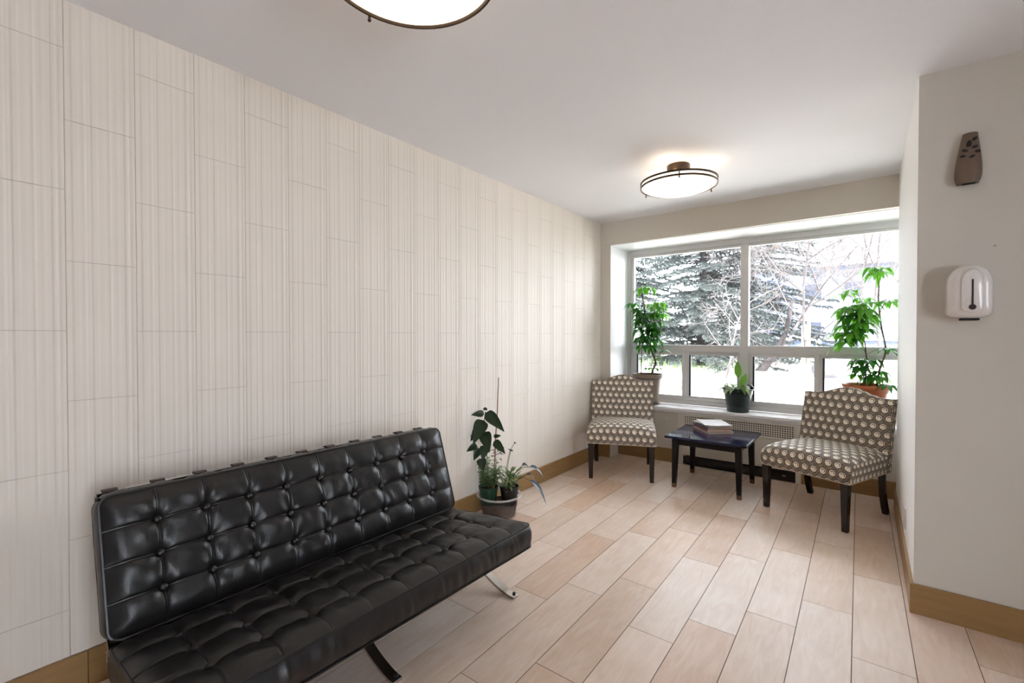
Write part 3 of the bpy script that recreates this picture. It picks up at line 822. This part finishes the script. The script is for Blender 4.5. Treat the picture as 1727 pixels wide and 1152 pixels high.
for z0, rad, n, br_ in ((.56, .05, 2, 0), (.62, .08, 5, 0), (.68, .09, 6, 0), (.75, .10, 7, 0), (.82, .10, 7, 0), (.90, .095, 6, 0), (.96, .09, 5, 0)):
    for k in range(n):
        a = rw.uniform(0, 6.28); r = rad*rw.uniform(.6, 1.15)
        wh.append(((0, 0, z0-.05), (r*math.cos(a), r*.75*math.sin(a)-.01, z0+rw.uniform(-.03, .04)), br_, rw.uniform(.085, .115)))
for x, y, z0, L in ((.09, -.02, .99, .12), (.12, -.03, 1.04, .12), (.07, -.05, .93, .11), (.13, .02, .93, .11), (.05, .0, 1.03, .1)): wh.append(((.07, -.01, z0-.1), (x, y, z0), 1, L))
for x, y, z0, L in ((-.06, -.03, 1.20, .115), (.005, -.02, 1.205, .12), (-.03, .03, 1.22, .1)): wh.append(((-.065, 0, 1.15), (x, y, z0), 1, L))
for x, y, z0, L in ((-.155, -.02, 1.04, .115), (-.10, -.03, .98, .11)): wh.append(((-.10, 0, .95), (x, y, z0), 0, L))
for x, y, z0, L in ((.10, 0, .36, .07), (.17, .0, .545, .075), (.02, -.02, .36, .07)): wh.append(((.08, 0, .44), (x, y, z0), 0, L))
schefflera(lp, 5, stems, wh, .25)

# right: schefflera in a wide terracotta bowl
rp_ = thing('potted_schefflera', 'airy schefflera in a wide terracotta pot behind the right chair', 'plant', (.0, 4.742, SZ))
pot('pot', [(.001, 0), (.095, 0), (.10, .004), (.135, .255), (.144, .262), (.148, .285), (.163, .296), (.165, .318), (.161, .322), (.152, .316), (.140, .270), (.12, .18)], M_terra, rp_, .140, .275)
rw = random.Random(8); wh = []
stems = [([(.06, 0, .26), (.085, 0, .45), (.12, 0, .60), (.09, 0, .80), (.072, 0, 1.0), (.075, 0, 1.12)], .008), ([(-.02, 0, .26), (0, 0, .5), (-.02, 0, .72), (-.04, 0, .90)], .006), ([(0, 0, .55), (-.05, 0, .75), (-.10, 0, .98)], .004)]
for x, y, z0, L in ((.04, -.02, 1.255, .12), (.085, .02, 1.25, .12), (.06, -.05, 1.22, .11)): wh.append(((.075, 0, 1.11), (x, y, z0), 1, L))
for x, y, z0, L in ((-.14, -.01, 1.06, .10), (-.09, -.03, 1.09, .10), (-.05, -.01, .97, .12), (.0, -.02, .985, .115), (-.03, .02, 1.02, .11), (.115, -.01, .98, .12), (.15, -.03, 1.0, .11)): wh.append(((-.04 if x < .05 else .08, 0, z0-.09), (x, y, z0), 1, L))
for x, y, z0, L in ((-.15, -.01, .92, .12), (-.10, -.03, .88, .12), (-.05, -.02, .90, .12), (-.02, .02, .84, .12), (-.13, 0, .80, .12), (-.07, -.04, .79, .12), (-.02, -.03, .77, .12), (-.14, -.02, .66, .13), (-.10, .0, .69, .11), (.13, .0, .61, .10)): wh.append(((-.02, 0, z0-.06), (x, y, z0), 1 if rw.random() < .45 else 0, L))
for x, y, z0 in ((-.11, -.05, .95), (-.06, .03, .95), (-.02, -.06, .93), (-.12, .02, .86), (-.03, -.06, .82), (-.10, -.06, .74), (-.05, .03, .72), (.0, -.03, .88), (-.16, .01, .74)): wh.append(((-.02, 0, z0-.06), (x, y, z0), 1, .125))
for k in range(14):
    a = rw.uniform(0, 6.28); r = .10*rw.uniform(.4, 1.1)
    wh.append(((.02, 0, .30), (r*math.cos(a)+.02, r*.8*math.sin(a), .40+rw.uniform(-.04, .13)), k % 3 == 0, .095))
wh.append(((.10, -.08, .33), (.13, -.15, .33), 0, .09))
schefflera(rp_, 9, stems, wh, .275)

# centre: peace lily in a dark green pot
cp = thing('potted_lily', 'small leafy plant in a dark green pot in the middle of the sill', 'plant', (-.965, 4.765, SZ))
pot('pot', [(.001, 0), (.088, 0), (.094, .004), (.097, .05), (.100, .052), (.117, .165), (.124, .168), (.127, .205), (.141, .209), (.143, .219), (.139, .222), (.129, .219), (.118, .168), (.1, .1)], M_gpot, cp, .121, .185)
rw = random.Random(2); la, lpale, sg = MB(), MB(), MB()
sg.tube([(0, 0, .18), (.005, 0, .26), (.003, 0, .33)], .003, 6)
la.leaf((.003, 0, .315), (-.06, 0, 1), (0, 1, .1), .165, .066, 0, .12); la.leaf((.02, 0, .24), (.35, .0, .9), (0, 1, 0), .15, .055, .1, .15); la.leaf((.02, -.02, .22), (.5, -.3, .8), (0, 0, 1), .10, .05, .3, .15)
for a, L, W, up in ((185, .16, .05, .55), (200, .14, .06, .35), (230, .13, .055, .3), (260, .15, .05, .3), (300, .16, .055, .35), (330, .12, .05, .6), (20, .14, .05, .7), (60, .12, .05, .5), (120, .13, .05, .5), (160, .15, .05, .7), (215, .18, .05, .3), (282, .12, .05, .45), (312, .17, .045, .25), (245, .16, .05, .2)):
    a = math.radians(a); d = Vector((math.cos(a), math.sin(a), up+.25))
    b0 = Vector((.02*math.cos(a), .02*math.sin(a), .20)); e0 = b0+d.normalized()*.05; sg.tube([b0, e0], .002, 5)
    (lpale if rw.random() < .75 else la).leaf(e0, d, (0, 0, 1), L, W, .75, .15)
sg.build('stem', M_gstem, cp); la.build('foliage', G_lily, cp, angle=180)['label'] = 'green upright leaves'; lpale.build('foliage', G_pale, cp, angle=180)['label'] = 'pale drooping leaves'
MB().tube(smoothpath([(.075, -.03, .19), (.085, -.01, .235), (.10, .02, .245), (.12, .04, .215)], 4), .018, 10).build('watering_bulb', M_black, cp)

# floor group by the sofa
TX, TY = -2.068, 2.535
tub = thing('clear_tub', 'clear plastic tub with soil standing on the floor behind the sofa', 'tub', (TX, TY, 0))
M_clear = glass_mat('clear plastic', (.88, .88, .87))
def clear_plastic(name, lo, hi):
    mt, nt, p = new_mat(name); out = nt.nodes['Material Output']
    p.inputs['Base Color'].default_value = (.75, .74, .73, 1); p.inputs['Roughness'].default_value = .2
    t = nt.nodes.new('ShaderNodeBsdfTransparent'); t.inputs[0].default_value = (.95, .95, .95, 1)
    tc = nt.nodes.new('ShaderNodeTexCoord'); nz = nt.nodes.new('ShaderNodeTexNoise'); nz.inputs['Scale'].default_value = 12; nt.links.new(tc.outputs['Object'], nz.inputs[0])
    X.nt = nt; k = X(nz.outputs['Fac'])*lo+hi
    mx = nt.nodes.new('ShaderNodeMixShader'); nt.links.new(k.k, mx.inputs[0]); nt.links.new(t.outputs[0], mx.inputs[1]); nt.links.new(p.outputs[0], mx.inputs[2]); nt.links.new(mx.outputs[0], out.inputs[0])
    return mt
M_clear = clear_plastic('clear plastic', .06, .0)
M_rimp = clear_plastic('cloudy clear plastic', .3, .25)
MB().lathe([(.001, .002), (.112, .002), (.120, .008), (.1455, .140), (.1435, .140), (.117, .012), (.001, .008)], 56).build('tub_wall', M_clear, tub)
MB().lathe([(.1435, .138), (.1460, .138), (.1465, .142), (.160, .145), (.163, .150), (.160, .155), (.143, .153), (.141, .146)], 56, close=True).build('rim', M_rimp, tub)
sb = MB().lathe([(.001, .010), (.113, .014), (.129, .088), (.10, .080), (.001, .076)], 40); sb.v = [(x, y, z_+(.012*noise.noise(Vector((x*25, y*25, 1))) if z_ > .04 else 0)) for x, y, z_ in sb.v]
sb.build('soil', M_soil, tub)
def npot(t, m, r0, r1, h):
    pot('pot', [(.001, 0), (r0, 0), (r0+.003, .003), (r1-.003, h-.02), (r1, h-.018), (r1+.002, h), (r1-.002, h+.001), (r1-.006, h-.02), (r0+.01, h*.5)], m, t, r1-.007, h-.018, 36)
gp = thing('potted_vine', 'dark leafy vine tied to a bamboo stake in a small green pot', 'plant', (TX-.066, TY-.040, .081))
npot(gp, M_lgreen, .052, .070, .125)
stk = MB().tube([(.035, .02, .06), (.042, .027, .45), (.052, .035, .62), (.060, .042, .90)], [.0045, .0045, .004, .003], 8).build('stake', mat('bamboo stake', lin(150, 112, 76), .6, var=.2), gp)
rd, ru = Vector((math.cos(YAW), math.sin(YAW), 0)), Vector((math.sin(YAW), -math.cos(YAW), 0))
def rel(a, c, z_): return rd*a+ru*c+Vector((0, 0, z_))
v = MB(); vl = MB(); vs_ = MB(); vb = MB(); rw = random.Random(12)
v.tube(smoothpath([rel(.0, 0, .1), rel(-.01, .01, .35), rel(-.03, .02, .55), rel(-.02, .02, .66)], 5), .003, 6)
v.tube(smoothpath([rel(.0, 0, .25), rel(-.06, .02, .38), rel(-.13, .03, .50)], 5), .0025, 6)
for b0, d, L, W in ((rel(-.03, .02, .64), (-.12, .02, .03), .10, .05), (rel(-.02, .03, .65), (.10, .03, -.06), .17, .085), (rel(-.03, .04, .60), (-.05, .06, -.08), .16, .10), (rel(-.03, .05, .52), (.04, .06, -.09), .13, .09),
                    (rel(-.04, .03, .56), (-.06, .03, -.05), .12, .08), (rel(-.08, .03, .42), (-.08, .02, -.02), .08, .05), (rel(-.06, .03, .40), (-.05, .03, -.07), .08, .06), (rel(-.02, .03, .42), (-.02, .05, -.08), .09, .07), (rel(.04, .03, .45), (.08, .04, -.05), .11, .06),
                    (rel(.04, .03, .48), (.06, .0, .03), .06, .03), (rel(-.02, .02, .67), (.0, .03, .03), .07, .03), (rel(-.05, .04, .33), (.02, .05, -.06), .08, .07)):
    dd = rd*d[0]+ru*d[1]+Vector((0, 0, d[2])); vl.leaf(b0, dd, tuple(ru+Vector((0, 0, .4))), L, W, .25, .2, n=10, shape=1)
for k in range(26):
    a, r = rw.uniform(0, 6.28), rw.uniform(.01, .06); h = rw.uniform(.10, .20); lean = Vector((math.cos(a), math.sin(a), 0))
    p0 = Vector((.035*math.cos(a), .035*math.sin(a), .11)); p1 = p0+lean*r*.7+Vector((0, 0, h)); v.tube([p0, p1], .0015, 5)
    for j in range(9):
        q = p0.lerp(p1, .2+.8*j/8); b_ = rw.uniform(0, 6.28); vs_.leaf(q, (math.cos(b_), math.sin(b_), .35), (0, 0, 1), .042, .027, .2, .15, n=4)
for k in range(26):
    b_ = rw.uniform(0, 6.28); vb.leaf(rel(.055+rw.uniform(-.03, .04), .02+rw.uniform(-.02, .02), .37+rw.uniform(-.04, .05)), (math.cos(b_), math.sin(b_), rw.uniform(-.3, .6)), (0, 0, 1), .035, .014, .3, .3, n=3)
v.build('stem', M_gstem, gp); vl.build('foliage', G_deep, gp, angle=180)['label'] = 'large dark leaves'; vs_.build('foliage', G_grey, gp, angle=180)['label'] = 'small round grey green leaves'
vb.build('foliage', leaf_mat('dried leaf', lin(120, 88, 76), trans=.1), gp, angle=180)['label'] = 'dried brown leaves'
bp_ = thing('potted_lily', 'plant with drooping silvery leaves in a small black pot in the tub', 'plant', (TX+.056, TY+.046, .081))
npot(bp_, M_black, .050, .068, .128)
v = MB(); vl = MB(); vs_ = MB(); rw = random.Random(33)
for k in range(130):
    a = rw.uniform(0, 6.28); r = rw.uniform(.0, .06); up = rw.uniform(.2, 1.6); p0 = Vector((r*math.cos(a), r*math.sin(a), .11+rw.uniform(0, .12)))
    vs_.leaf(p0, (math.cos(a), math.sin(a), up), (0, 0, 1), rw.uniform(.05, .09), .016, .35, .2, n=4)
for pth, L, W in (([rel(.0, 0, .11), rel(.04, .01, .22), rel(.09, .02, .275)], .10, .03), ([rel(.0, 0, .11), rel(.06, .02, .25), rel(.14, .03, .27)], .13, .035), ([rel(.02, .02, .11), rel(.08, .03, .20), rel(.14, .04, .18)], .15, .045), ([rel(.0, 0, .11), rel(.05, .0, .16), rel(.12, .02, .21)], .10, .022),
                  ([rel(-.03, 0, .11), rel(-.01, .01, .28), rel(.01, .02, .38)], .06, .04), ([rel(-.03, 0, .2), rel(.0, .0, .36), rel(.035, .01, .43)], .05, .018)):
    v.tube(smoothpath(pth, 4), .0022, 5); d = (pth[-1]-pth[-2]).normalized(); vl.leaf(pth[-1], d, tuple(ru*.5+Vector((0, 0, 1))), L, W, .85, .25)
v.build('stem', M_gstem, bp_); vl.build('foliage', G_blue, bp_, angle=180)['label'] = 'long silvery drooping leaves'; vs_.build('foliage', G_grey, bp_, angle=180)['label'] = 'short green leaves'

# ---------------------------------------------------------------- wall fittings
af = thing('air_freshener', 'brown air freshener with leaf cut-outs high on the grey wall', 'air freshener', (.345, YF, 1.938))
def afp(z): # half width, wide near the bottom and narrow at the top
    t = z/.215; P_ = ((0, .0345), (.03, .0375), (.10, .0425), (.22, .0440), (.38, .0425), (.6, .0370), (.8, .0305), (.96, .0255), (1.01, .0240))
    for (t0, w0), (t1, w1) in zip(P_, P_[1:]):
        if t <= t1: return w0+(w1-w0)*(t-t0)/(t1-t0)
    return P_[-1][1]
mb = MB(); zs = [0, .004, .015, .03, .05, .08, .11, .14, .17, .19, .205, .215]
def afs(t, z):
    w = afp(z); k = .052*(1-.35*(z/.215)**1.5); a = PI*t
    return (-math.cos(a)*w+.006*(z/.215-.5), -k*math.sin(a)**.7 if 0 < t < 1 else 0, z)
tt = [i/20 for i in range(21)]
mb.grid(afs, tt, zs)
for z_, fl in ((0, False), (.215, True)):
    ring = [afs(t_, z_) for t_ in tt]; mb.q(ring if fl else list(reversed(ring)))
M_afr = mat('brown shell plastic', lin(106, 87, 72), .45, var=.06)
mb.build('body', M_afr, af, angle=50)
lf = MB()
for t_, z_, a, s_ in ((.44, .163, 85, .017), (.62, .183, 40, .012), (.62, .148, 20, .012), (.70, .128, 12, .013), (.54, .107, 25, .011), (.34, .138, 150, .012), (.30, .115, 165, .011)):
    c = Vector(afs(t_, z_)); e = (Vector(afs(t_+.02, z_))-Vector(afs(t_-.02, z_))).normalized(); zv = Vector((0, 0, 1)); nn = e.cross(zv).normalized()
    nn = nn if nn.y < 0 else -nn; a = math.radians(a); d = e*math.cos(a)+zv*math.sin(a); w = nn.cross(d)
    pts = [c+nn*.0012+d*(s_*math.cos(q))+w*(s_*.55*math.sin(q)*(1-.25*abs(math.cos(q)))) for q in [2*PI*i/14 for i in range(14)]]
    lf.q(pts); lf.q([p_-nn*.004 for p_ in reversed(pts)])
lf.build('leaf_cutouts', M_dark, af, smooth=False)
MB().box((-.022, -.030, -.002), (.02, -.004, .001)).build('vent', M_dark, af, smooth=False)

sd_ = thing('soap_dispenser', 'white rounded soap dispenser with a dark level slot on the grey wall', 'soap dispenser', (.346, YF, 1.35))
M_white = mat('glossy white plastic', lin(226, 220, 216), .18, var=.01)
def outline(sc, n=48):
    out = []
    for i in range(n):     # rounded flat bottom, straight sides, arched top
        t = i/n
        if t < .5: a = 2*PI*t; p_ = (.072*math.copysign(abs(math.cos(a))**.86, math.cos(a)), .142+.090*math.sin(a)**.9)
        else:
            q = (t-.5)/.5
            if q < .25: p_ = (-.072, .142-.112*q/.25)
            elif q < .4: a = (q-.25)/.15*PI/2; p_ = (-.042-.030*math.cos(a), .030-.022*math.sin(a))
            elif q < .6: k = (q-.4)/.2; p_ = (-.042+.084*k, .008-.008*math.sin(PI*k))
            elif q < .75: a = (q-.6)/.15*PI/2; p_ = (.042+.030*math.sin(a), .030-.022*math.cos(a))
            else: p_ = (.072, .030+.112*(q-.75)/.25)
        out.append((p_[0]*sc, .116+(p_[1]-.116)*sc))
    return out
mb = MB(); lays = [(1.0, 0), (1.0, .045), (.985, .062), (.93, .078), (.84, .088), (.70, .094), (.5, .097), (.25, .098), (.02, .098)]
rings = [[(x, -y_, z_) for x, z_ in outline(s_)] for s_, y_ in lays]
b = 0
for r_ in rings: mb.v += r_
n = 48
for i in range(len(rings)-1):
    for j in range(n): mb.f.append((i*n+j, i*n+(j+1) % n, (i+1)*n+(j+1) % n, (i+1)*n+j)); mb.uv.append(None)
mb.build('cover', M_white, sd_, angle=60)
fp = MB(); o0 = [(x*.46+.003, .118+(z_-.116)*.78) for x, z_ in outline(1)]
fp.v = [(x, -.094, z_) for x, z_ in o0]+[(x, -.1005, z_) for x, z_ in o0]+[(x*.93, -.1035, .118+(z_-.118)*.96) for x, z_ in o0]
for L_a in (0, 48):
    for j in range(48): fp.f.append((L_a+j, L_a+(j+1) % 48, L_a+48+(j+1) % 48, L_a+48+j)); fp.uv.append(None)
fp.f.append(tuple(range(96, 144))); fp.uv.append(None)
fp.build('front_panel', M_white, sd_, angle=50)
ds = mat('dark brown level slot', lin(62, 44, 50), .35)
MB().box((.0012, -.1060, .060), (.0066, -.1025, .166)).build('level_slot', ds, sd_, smooth=False)
MB().lathe([(0, .0), (.0115, .0), (.0115, .0036), (0, .0036)], 24).build('level_window', ds, sd_).matrix_local = Matrix.Translation((.0037, -.1025, .050)) @ Matrix.Rotation(PI/2, 4, 'X')
MB().box((-.03, -.075, -.006), (.03, -.03, .004)).build('nozzle', M_dark, sd_, smooth=False, bevel=.003)
hk = MB().sphere((0, -.004, 0), .0042, 10, 6).tube([(0, 0, 0), (0, -.004, 0)], .002, 6)
tag(hk.build('wall_nail', M_chrome, loc=(.428, YF, 1.662)), 'tiny nail head in the grey wall above the soap dispenser', 'nail')
ol = thing('wall_outlet', 'white wall outlet plate low on the lit side wall', 'outlet', (XR, 3.37, .262), PI/2*0)
MB().box((-.006, -.036, -.058), (0, .036, .058)).build('plate', M_white, ol, smooth=False, bevel=.002)
for z_ in (-.022, .022): MB().box((-.0075, -.016, z_-.014), (-.005, .016, z_+.014)).build('socket', M_white, ol, smooth=False, bevel=.001)

# ---------------------------------------------------------------- garden
rg = random.Random(77)
M_lawn = mat('lawn', lin(166, 164, 156), .9, var=.2, vscale=3, bump=1., bscale=60)
M_grass = leaf_mat('grass blade', lin(84, 108, 56), trans=.3)
M_bark = mat('spruce bark', lin(24, 21, 20), .9, var=.4, vscale=12, bump=1., bscale=30)
M_birch = mat('pale bark', lin(82, 76, 75), .85, var=.35, vscale=9, bump=.6)
def spruce_mat(name, col):
    return mat(name, col, .75, var=.45, vscale=2.2, spec=.3)
M_spr = spruce_mat('blue green needles', lin(64, 70, 68))
def gz(x, y):
    return .40+.10*min(1, max(0, (y-6)/8))+.16*math.exp(-((x+4.2)/2.6)**2)*min(1, max(0, (y-5.5)/4))+.03*noise.noise(Vector((x*.7, y*.7, 0)))
gm = MB().grid(lambda x, y: (x, y, gz(x, y) if y < 40 else gz(x, 40)), [-26+i*.8 for i in range(56)], [5.06+.5*i for i in range(40)]+[25+3*i for i in range(12)])
struct(gm.build('ground', M_lawn, angle=180), 'sunlit lawn outside the window', 'lawn')
gr = MB()
for k in range(2600):
    y = (8.6+rg.random()**.8*5) if k % 6 else 6.6+rg.random()*1.6; x = -.69*y+rg.uniform(-.9, 4.6)*y/9
    if x > .9: continue
    h = rg.uniform(.05, .17)*(1.5 if rg.random() < .15 else 1); a = rg.uniform(0, 6.28); w = .006+.003*rg.random(); d = Vector((math.cos(a), math.sin(a), 0)); l = rg.uniform(.0, .5)*h
    p0 = Vector((x, y, gz(x, y)-.01)); e = Vector((-d.y, d.x, 0))
    gr.v += [tuple(p0-d*w), tuple(p0+d*w), tuple(p0+e*l*.4+d*w*.6+Vector((0, 0, h*.6))), tuple(p0+e*l*.4-d*w*.6+Vector((0, 0, h*.6))), tuple(p0+e*l+Vector((0, 0, h)))]
    n = len(gr.v)-5; gr.f += [(n, n+1, n+2, n+3), (n+3, n+2, n+4)]; gr.uv += [None, None]
tag(gr.build('grass', M_grass, angle=180), 'tufts of long grass on the sunlit lawn outside', 'grass', kind='stuff')

def spruce(x, y, H, R, seed, label, zlow=.25):
    rnd = random.Random(seed); t = thing('spruce_tree', label, 'tree', (x, y, gz(x, y)-.05), 0, 'spruces outside the window')
    MB().tube([(0, 0, 0), (.03, 0, H*.4), (0, .02, H*.97)], [.13, .08, .01], 9).build('trunk', M_bark, t)
    fo = MB(); wd = MB(); z = zlow
    while z < H*.98:
        f = z/H; n = rnd.choice((5, 6, 7)) if f < .55 else 5
        for k in range(n):
            a = rnd.uniform(0, 6.28); L = R*(1-f)**.85*rnd.uniform(.75, 1.15)+.1
            dr = Vector((math.cos(a), math.sin(a), 0)); z0 = z+rnd.uniform(-.1, .1)
            def bp(s): return dr*(L*s)+Vector((0, 0, z0+.10*L*s-.46*L*s*s+.20*L*s**4))
            pts = [bp(i/6) for i in range(7)]; wd.tube(pts, [.016*(1-i/7)*(1-.5*f)+.003 for i in range(7)], 4, caps=False)
            ntw = int(6+L*11); sd = Vector((-dr.y, dr.x, 0))
            for j in range(ntw):
                s = .18+.82*(j+.5)/ntw; sgn = 1 if j % 2 else -1
                b0 = bp(s); l2 = (.16+.30*(1-s)*min(1.2, L))*rnd.uniform(.7, 1.2)
                d2 = (dr*.75+sd*sgn*rnd.uniform(.6, 1.0)+Vector((0, 0, rnd.uniform(-.32, .05)))).normalized()
                for q in range(int(18+l2*110)):
                    u = rnd.random(); c = b0+d2*(l2*u)-Vector((0, 0, .12*l2*u*u)); th = rnd.uniform(0, 6.28)
                    o1 = d2.orthogonal().normalized(); o2 = d2.cross(o1); nd = (d2*.7+(o1*math.cos(th)+o2*math.sin(th))).normalized()*rnd.uniform(.04, .07)
                    wv = nd.cross(d2).normalized()*.0075; m_ = len(fo.v)
                    fo.v += [tuple(c-wv), tuple(c+wv), tuple(c+nd)]; fo.f.append((m_, m_+1, m_+2)); fo.uv.append(None)
        z += rnd.uniform(.12, .19)*(1.0 if z < 3.4 else 1.8)
    wd.build('branches', M_bark, t); fo.build('foliage', M_spr, t, smooth=False)
spruce(-3.05, 11.2, 6.2, 2.0, 1, 'big blue spruce centred in the left window pane')
spruce(-5.7, 13.0, 7.0, 2.3, 2, 'spruce at the left edge of the window behind the schefflera')
spruce(-2.75, 15.2, 7.5, 2.4, 3, 'farther spruce behind the mullion, left in the right pane')

def branchy(name, x, y, H, seed, label, m, r0, lean=(0, 0), spread=.55, depth=4, group=None, z0=None):
    rnd = random.Random(seed); t = thing(name, label, 'tree', (x, y, gz(x, y)-.05), 0, group); tr = MB(); tw = MB()
    def grow(p, d, L, r, lv):
        pts = [p]; q = p; dd = d
        for i in range(4):
            dd = (dd+Vector((rnd.uniform(-.16, .16), rnd.uniform(-.16, .16), rnd.uniform(-.05, .12)))).normalized(); q = q+dd*(L/4); pts.append(q)
        (tr if lv == 0 else tw).tube(pts, [r*(1-.45*i/4) for i in range(5)], 6 if lv < 2 else 4, caps=False)
        if lv >= depth: return
        for k in range(rnd.choice((4, 5)) if lv else 10):
            s = rnd.uniform(.25, .999) if lv else min(.999, .2+.8*k/9)
            i = min(3, int(s*4)); b = pts[i].lerp(pts[i+1], s*4-i); a = rnd.uniform(0, 6.28); o1 = dd.orthogonal().normalized(); o2 = dd.cross(o1)
            nd = (dd*(1-spread*.6)+(o1*math.cos(a)+o2*math.sin(a))*spread*1.3).normalized()
            grow(b, nd, L*rnd.uniform(.42, .62), max(.0035, r*.5), lv+1)
    grow(Vector((0, 0, 0)), Vector((lean[0], lean[1], 1)).normalized(), H, r0, 0)
    tr.build('trunk', m, t); tw.build('branches', m, t, angle=180); return t
branchy('bare_tree', -1.75, 12.6, 4.4, 5, 'bare leaning tree with a crooked trunk in the right pane', M_birch, .04, (.42, .1), .7, 5)
branchy('bare_tree', -.9, 10.8, 3.6, 9, 'pale bare tree left of the right schefflera', M_birch, .028, (-.1, .1), .65, 5)
branchy('birch_tree', .30, 14.0, 6.0, 14, 'slender birch at the upper right of the window', M_birch, .035, (.02, 0), .4, 5)
branchy('bare_shrub', -2.0, 8.9, 1.5, 15, 'low twiggy bare shrub at the foot of the spruces', M_birch, .02, (.1, 0), .7, 3)
branchy('birch_tree', -.35, 17.0, 6.0, 19, 'thin distant birch behind the pale bare tree', M_birch, .04, (.05, 0), .45, 5)

lg_ = MB().tube(smoothpath([(-1.95, 11.0, .30), (-1.72, 11.0, .62), (-1.50, 11.05, .98), (-1.33, 11.1, 1.4), (-1.25, 11.2, 2.0)], 5), [.11-.004*i for i in range(21)], 10)
tag(lg_.build('leaning_trunk', mat('dark wet bark', lin(44, 39, 39), .9, var=.4, vscale=12)), 'thick leaning trunk seen through the lower right slider', 'tree trunk')
M_stone = mat('grey boulder', lin(96, 94, 100), .9, var=.2, vscale=6, bump=.8)
sb = MB().sphere((0, 0, 0), .23, 16, 10, sc=(1, 1, .9)); sb.v = [tuple(Vector(p_)*(1+.12*noise.noise(Vector(p_)*5))) for p_ in sb.v]
tag(sb.build('boulder', M_stone, loc=(-.62, 10.6, gz(-.62, 10.6)+.14), angle=180), 'round grey boulder on the lawn in the lower right slider', 'boulder')
sb = MB()
for k in range(5): sb.box((-.16+.03*k, -.05, -.1), (.16, .1, .10+.0*k), Matrix.Rotation(.1*k, 4, 'Z'))
bpost = MB().tube([(0, 0, 0), (.0, 0, 1.0)], .045, 8)
tag(bpost.build('white_post', M_reveal, loc=(-1.0, 10.9, gz(-1.0, 10.9)-.02)), 'white post on the lawn beside the leaning trunk', 'post')
tag(MB().tube([(0, 0, 0), (0, 0, 1.15)], .03, 8).build('yellow_post', mat('pale yellow post', lin(130, 126, 84), .6), loc=(-.86, 10.2, gz(-.86, 10.2)-.02)), 'thin yellowish stake right of the white post', 'post')
curb = MB().hexa([(-1.9, 7.35, .2), (-.95, 7.1, .2), (-.95, 7.35, .2), (-1.9, 7.6, .2), (-1.9, 7.35, .50), (-.95, 7.1, .50), (-.95, 7.35, .50), (-1.9, 7.6, .50)])
tag(curb.build('stone_block', mat('pale stone', lin(120, 110, 108), .9, var=.12), bevel=.02), 'low pale stone block on the lawn behind the green pot', 'stone')

# house and fence in the distance
bd = thing('building', 'pale blue grey house far behind the bare trees', 'building', (-2.6, 32, .3))
M_bl = mat('pale blue grey siding', lin(88, 93, 110), .8, var=.04); M_bd = mat('distant dark window', lin(34, 38, 52), .4); M_roof = mat('grey shingle roof', lin(90, 90, 98), .9)
MB().box((-3.2, 0, 0), (3.6, 6, 5.0)).build('wall', M_bl, bd, smooth=False)
MB().hexa([(-3.6, -.5, 4.9), (4, -.5, 4.9), (4, 6.5, 4.9), (-3.6, 6.5, 4.9), (-3.6, 2.9, 7.2), (4, 2.9, 7.2), (4, 3.1, 7.2), (-3.6, 3.1, 7.2)]).build('roof', M_roof, bd, smooth=False)
for x_ in (-2.0, .1, 2.0):
    for z_ in (1.0, 3.2): MB().box((x_-.4, -.05, z_), (x_+.4, .02, z_+.75)).build('window', M_bd, bd, smooth=False)
fc = thing('garden_fence', 'long low blue grey fence with white posts across the far lawn', 'fence', (1.0, 18.5, .5))
MB().box((-3.6, 0, 0), (2.4, .05, .62)).build('fence_panel', mat('bluish fence boards', lin(84, 92, 112), .8, var=.1), fc, smooth=False)
MB().box((-3.6, -.06, .62), (2.4, .10, .72)).build('fence_rail', M_reveal, fc, smooth=False)
for k in range(6): MB().box((-3.5+k*1.15, -.08, 0), (-3.34+k*1.15, .0, .74)).build('fence_post', M_reveal, fc, smooth=False)
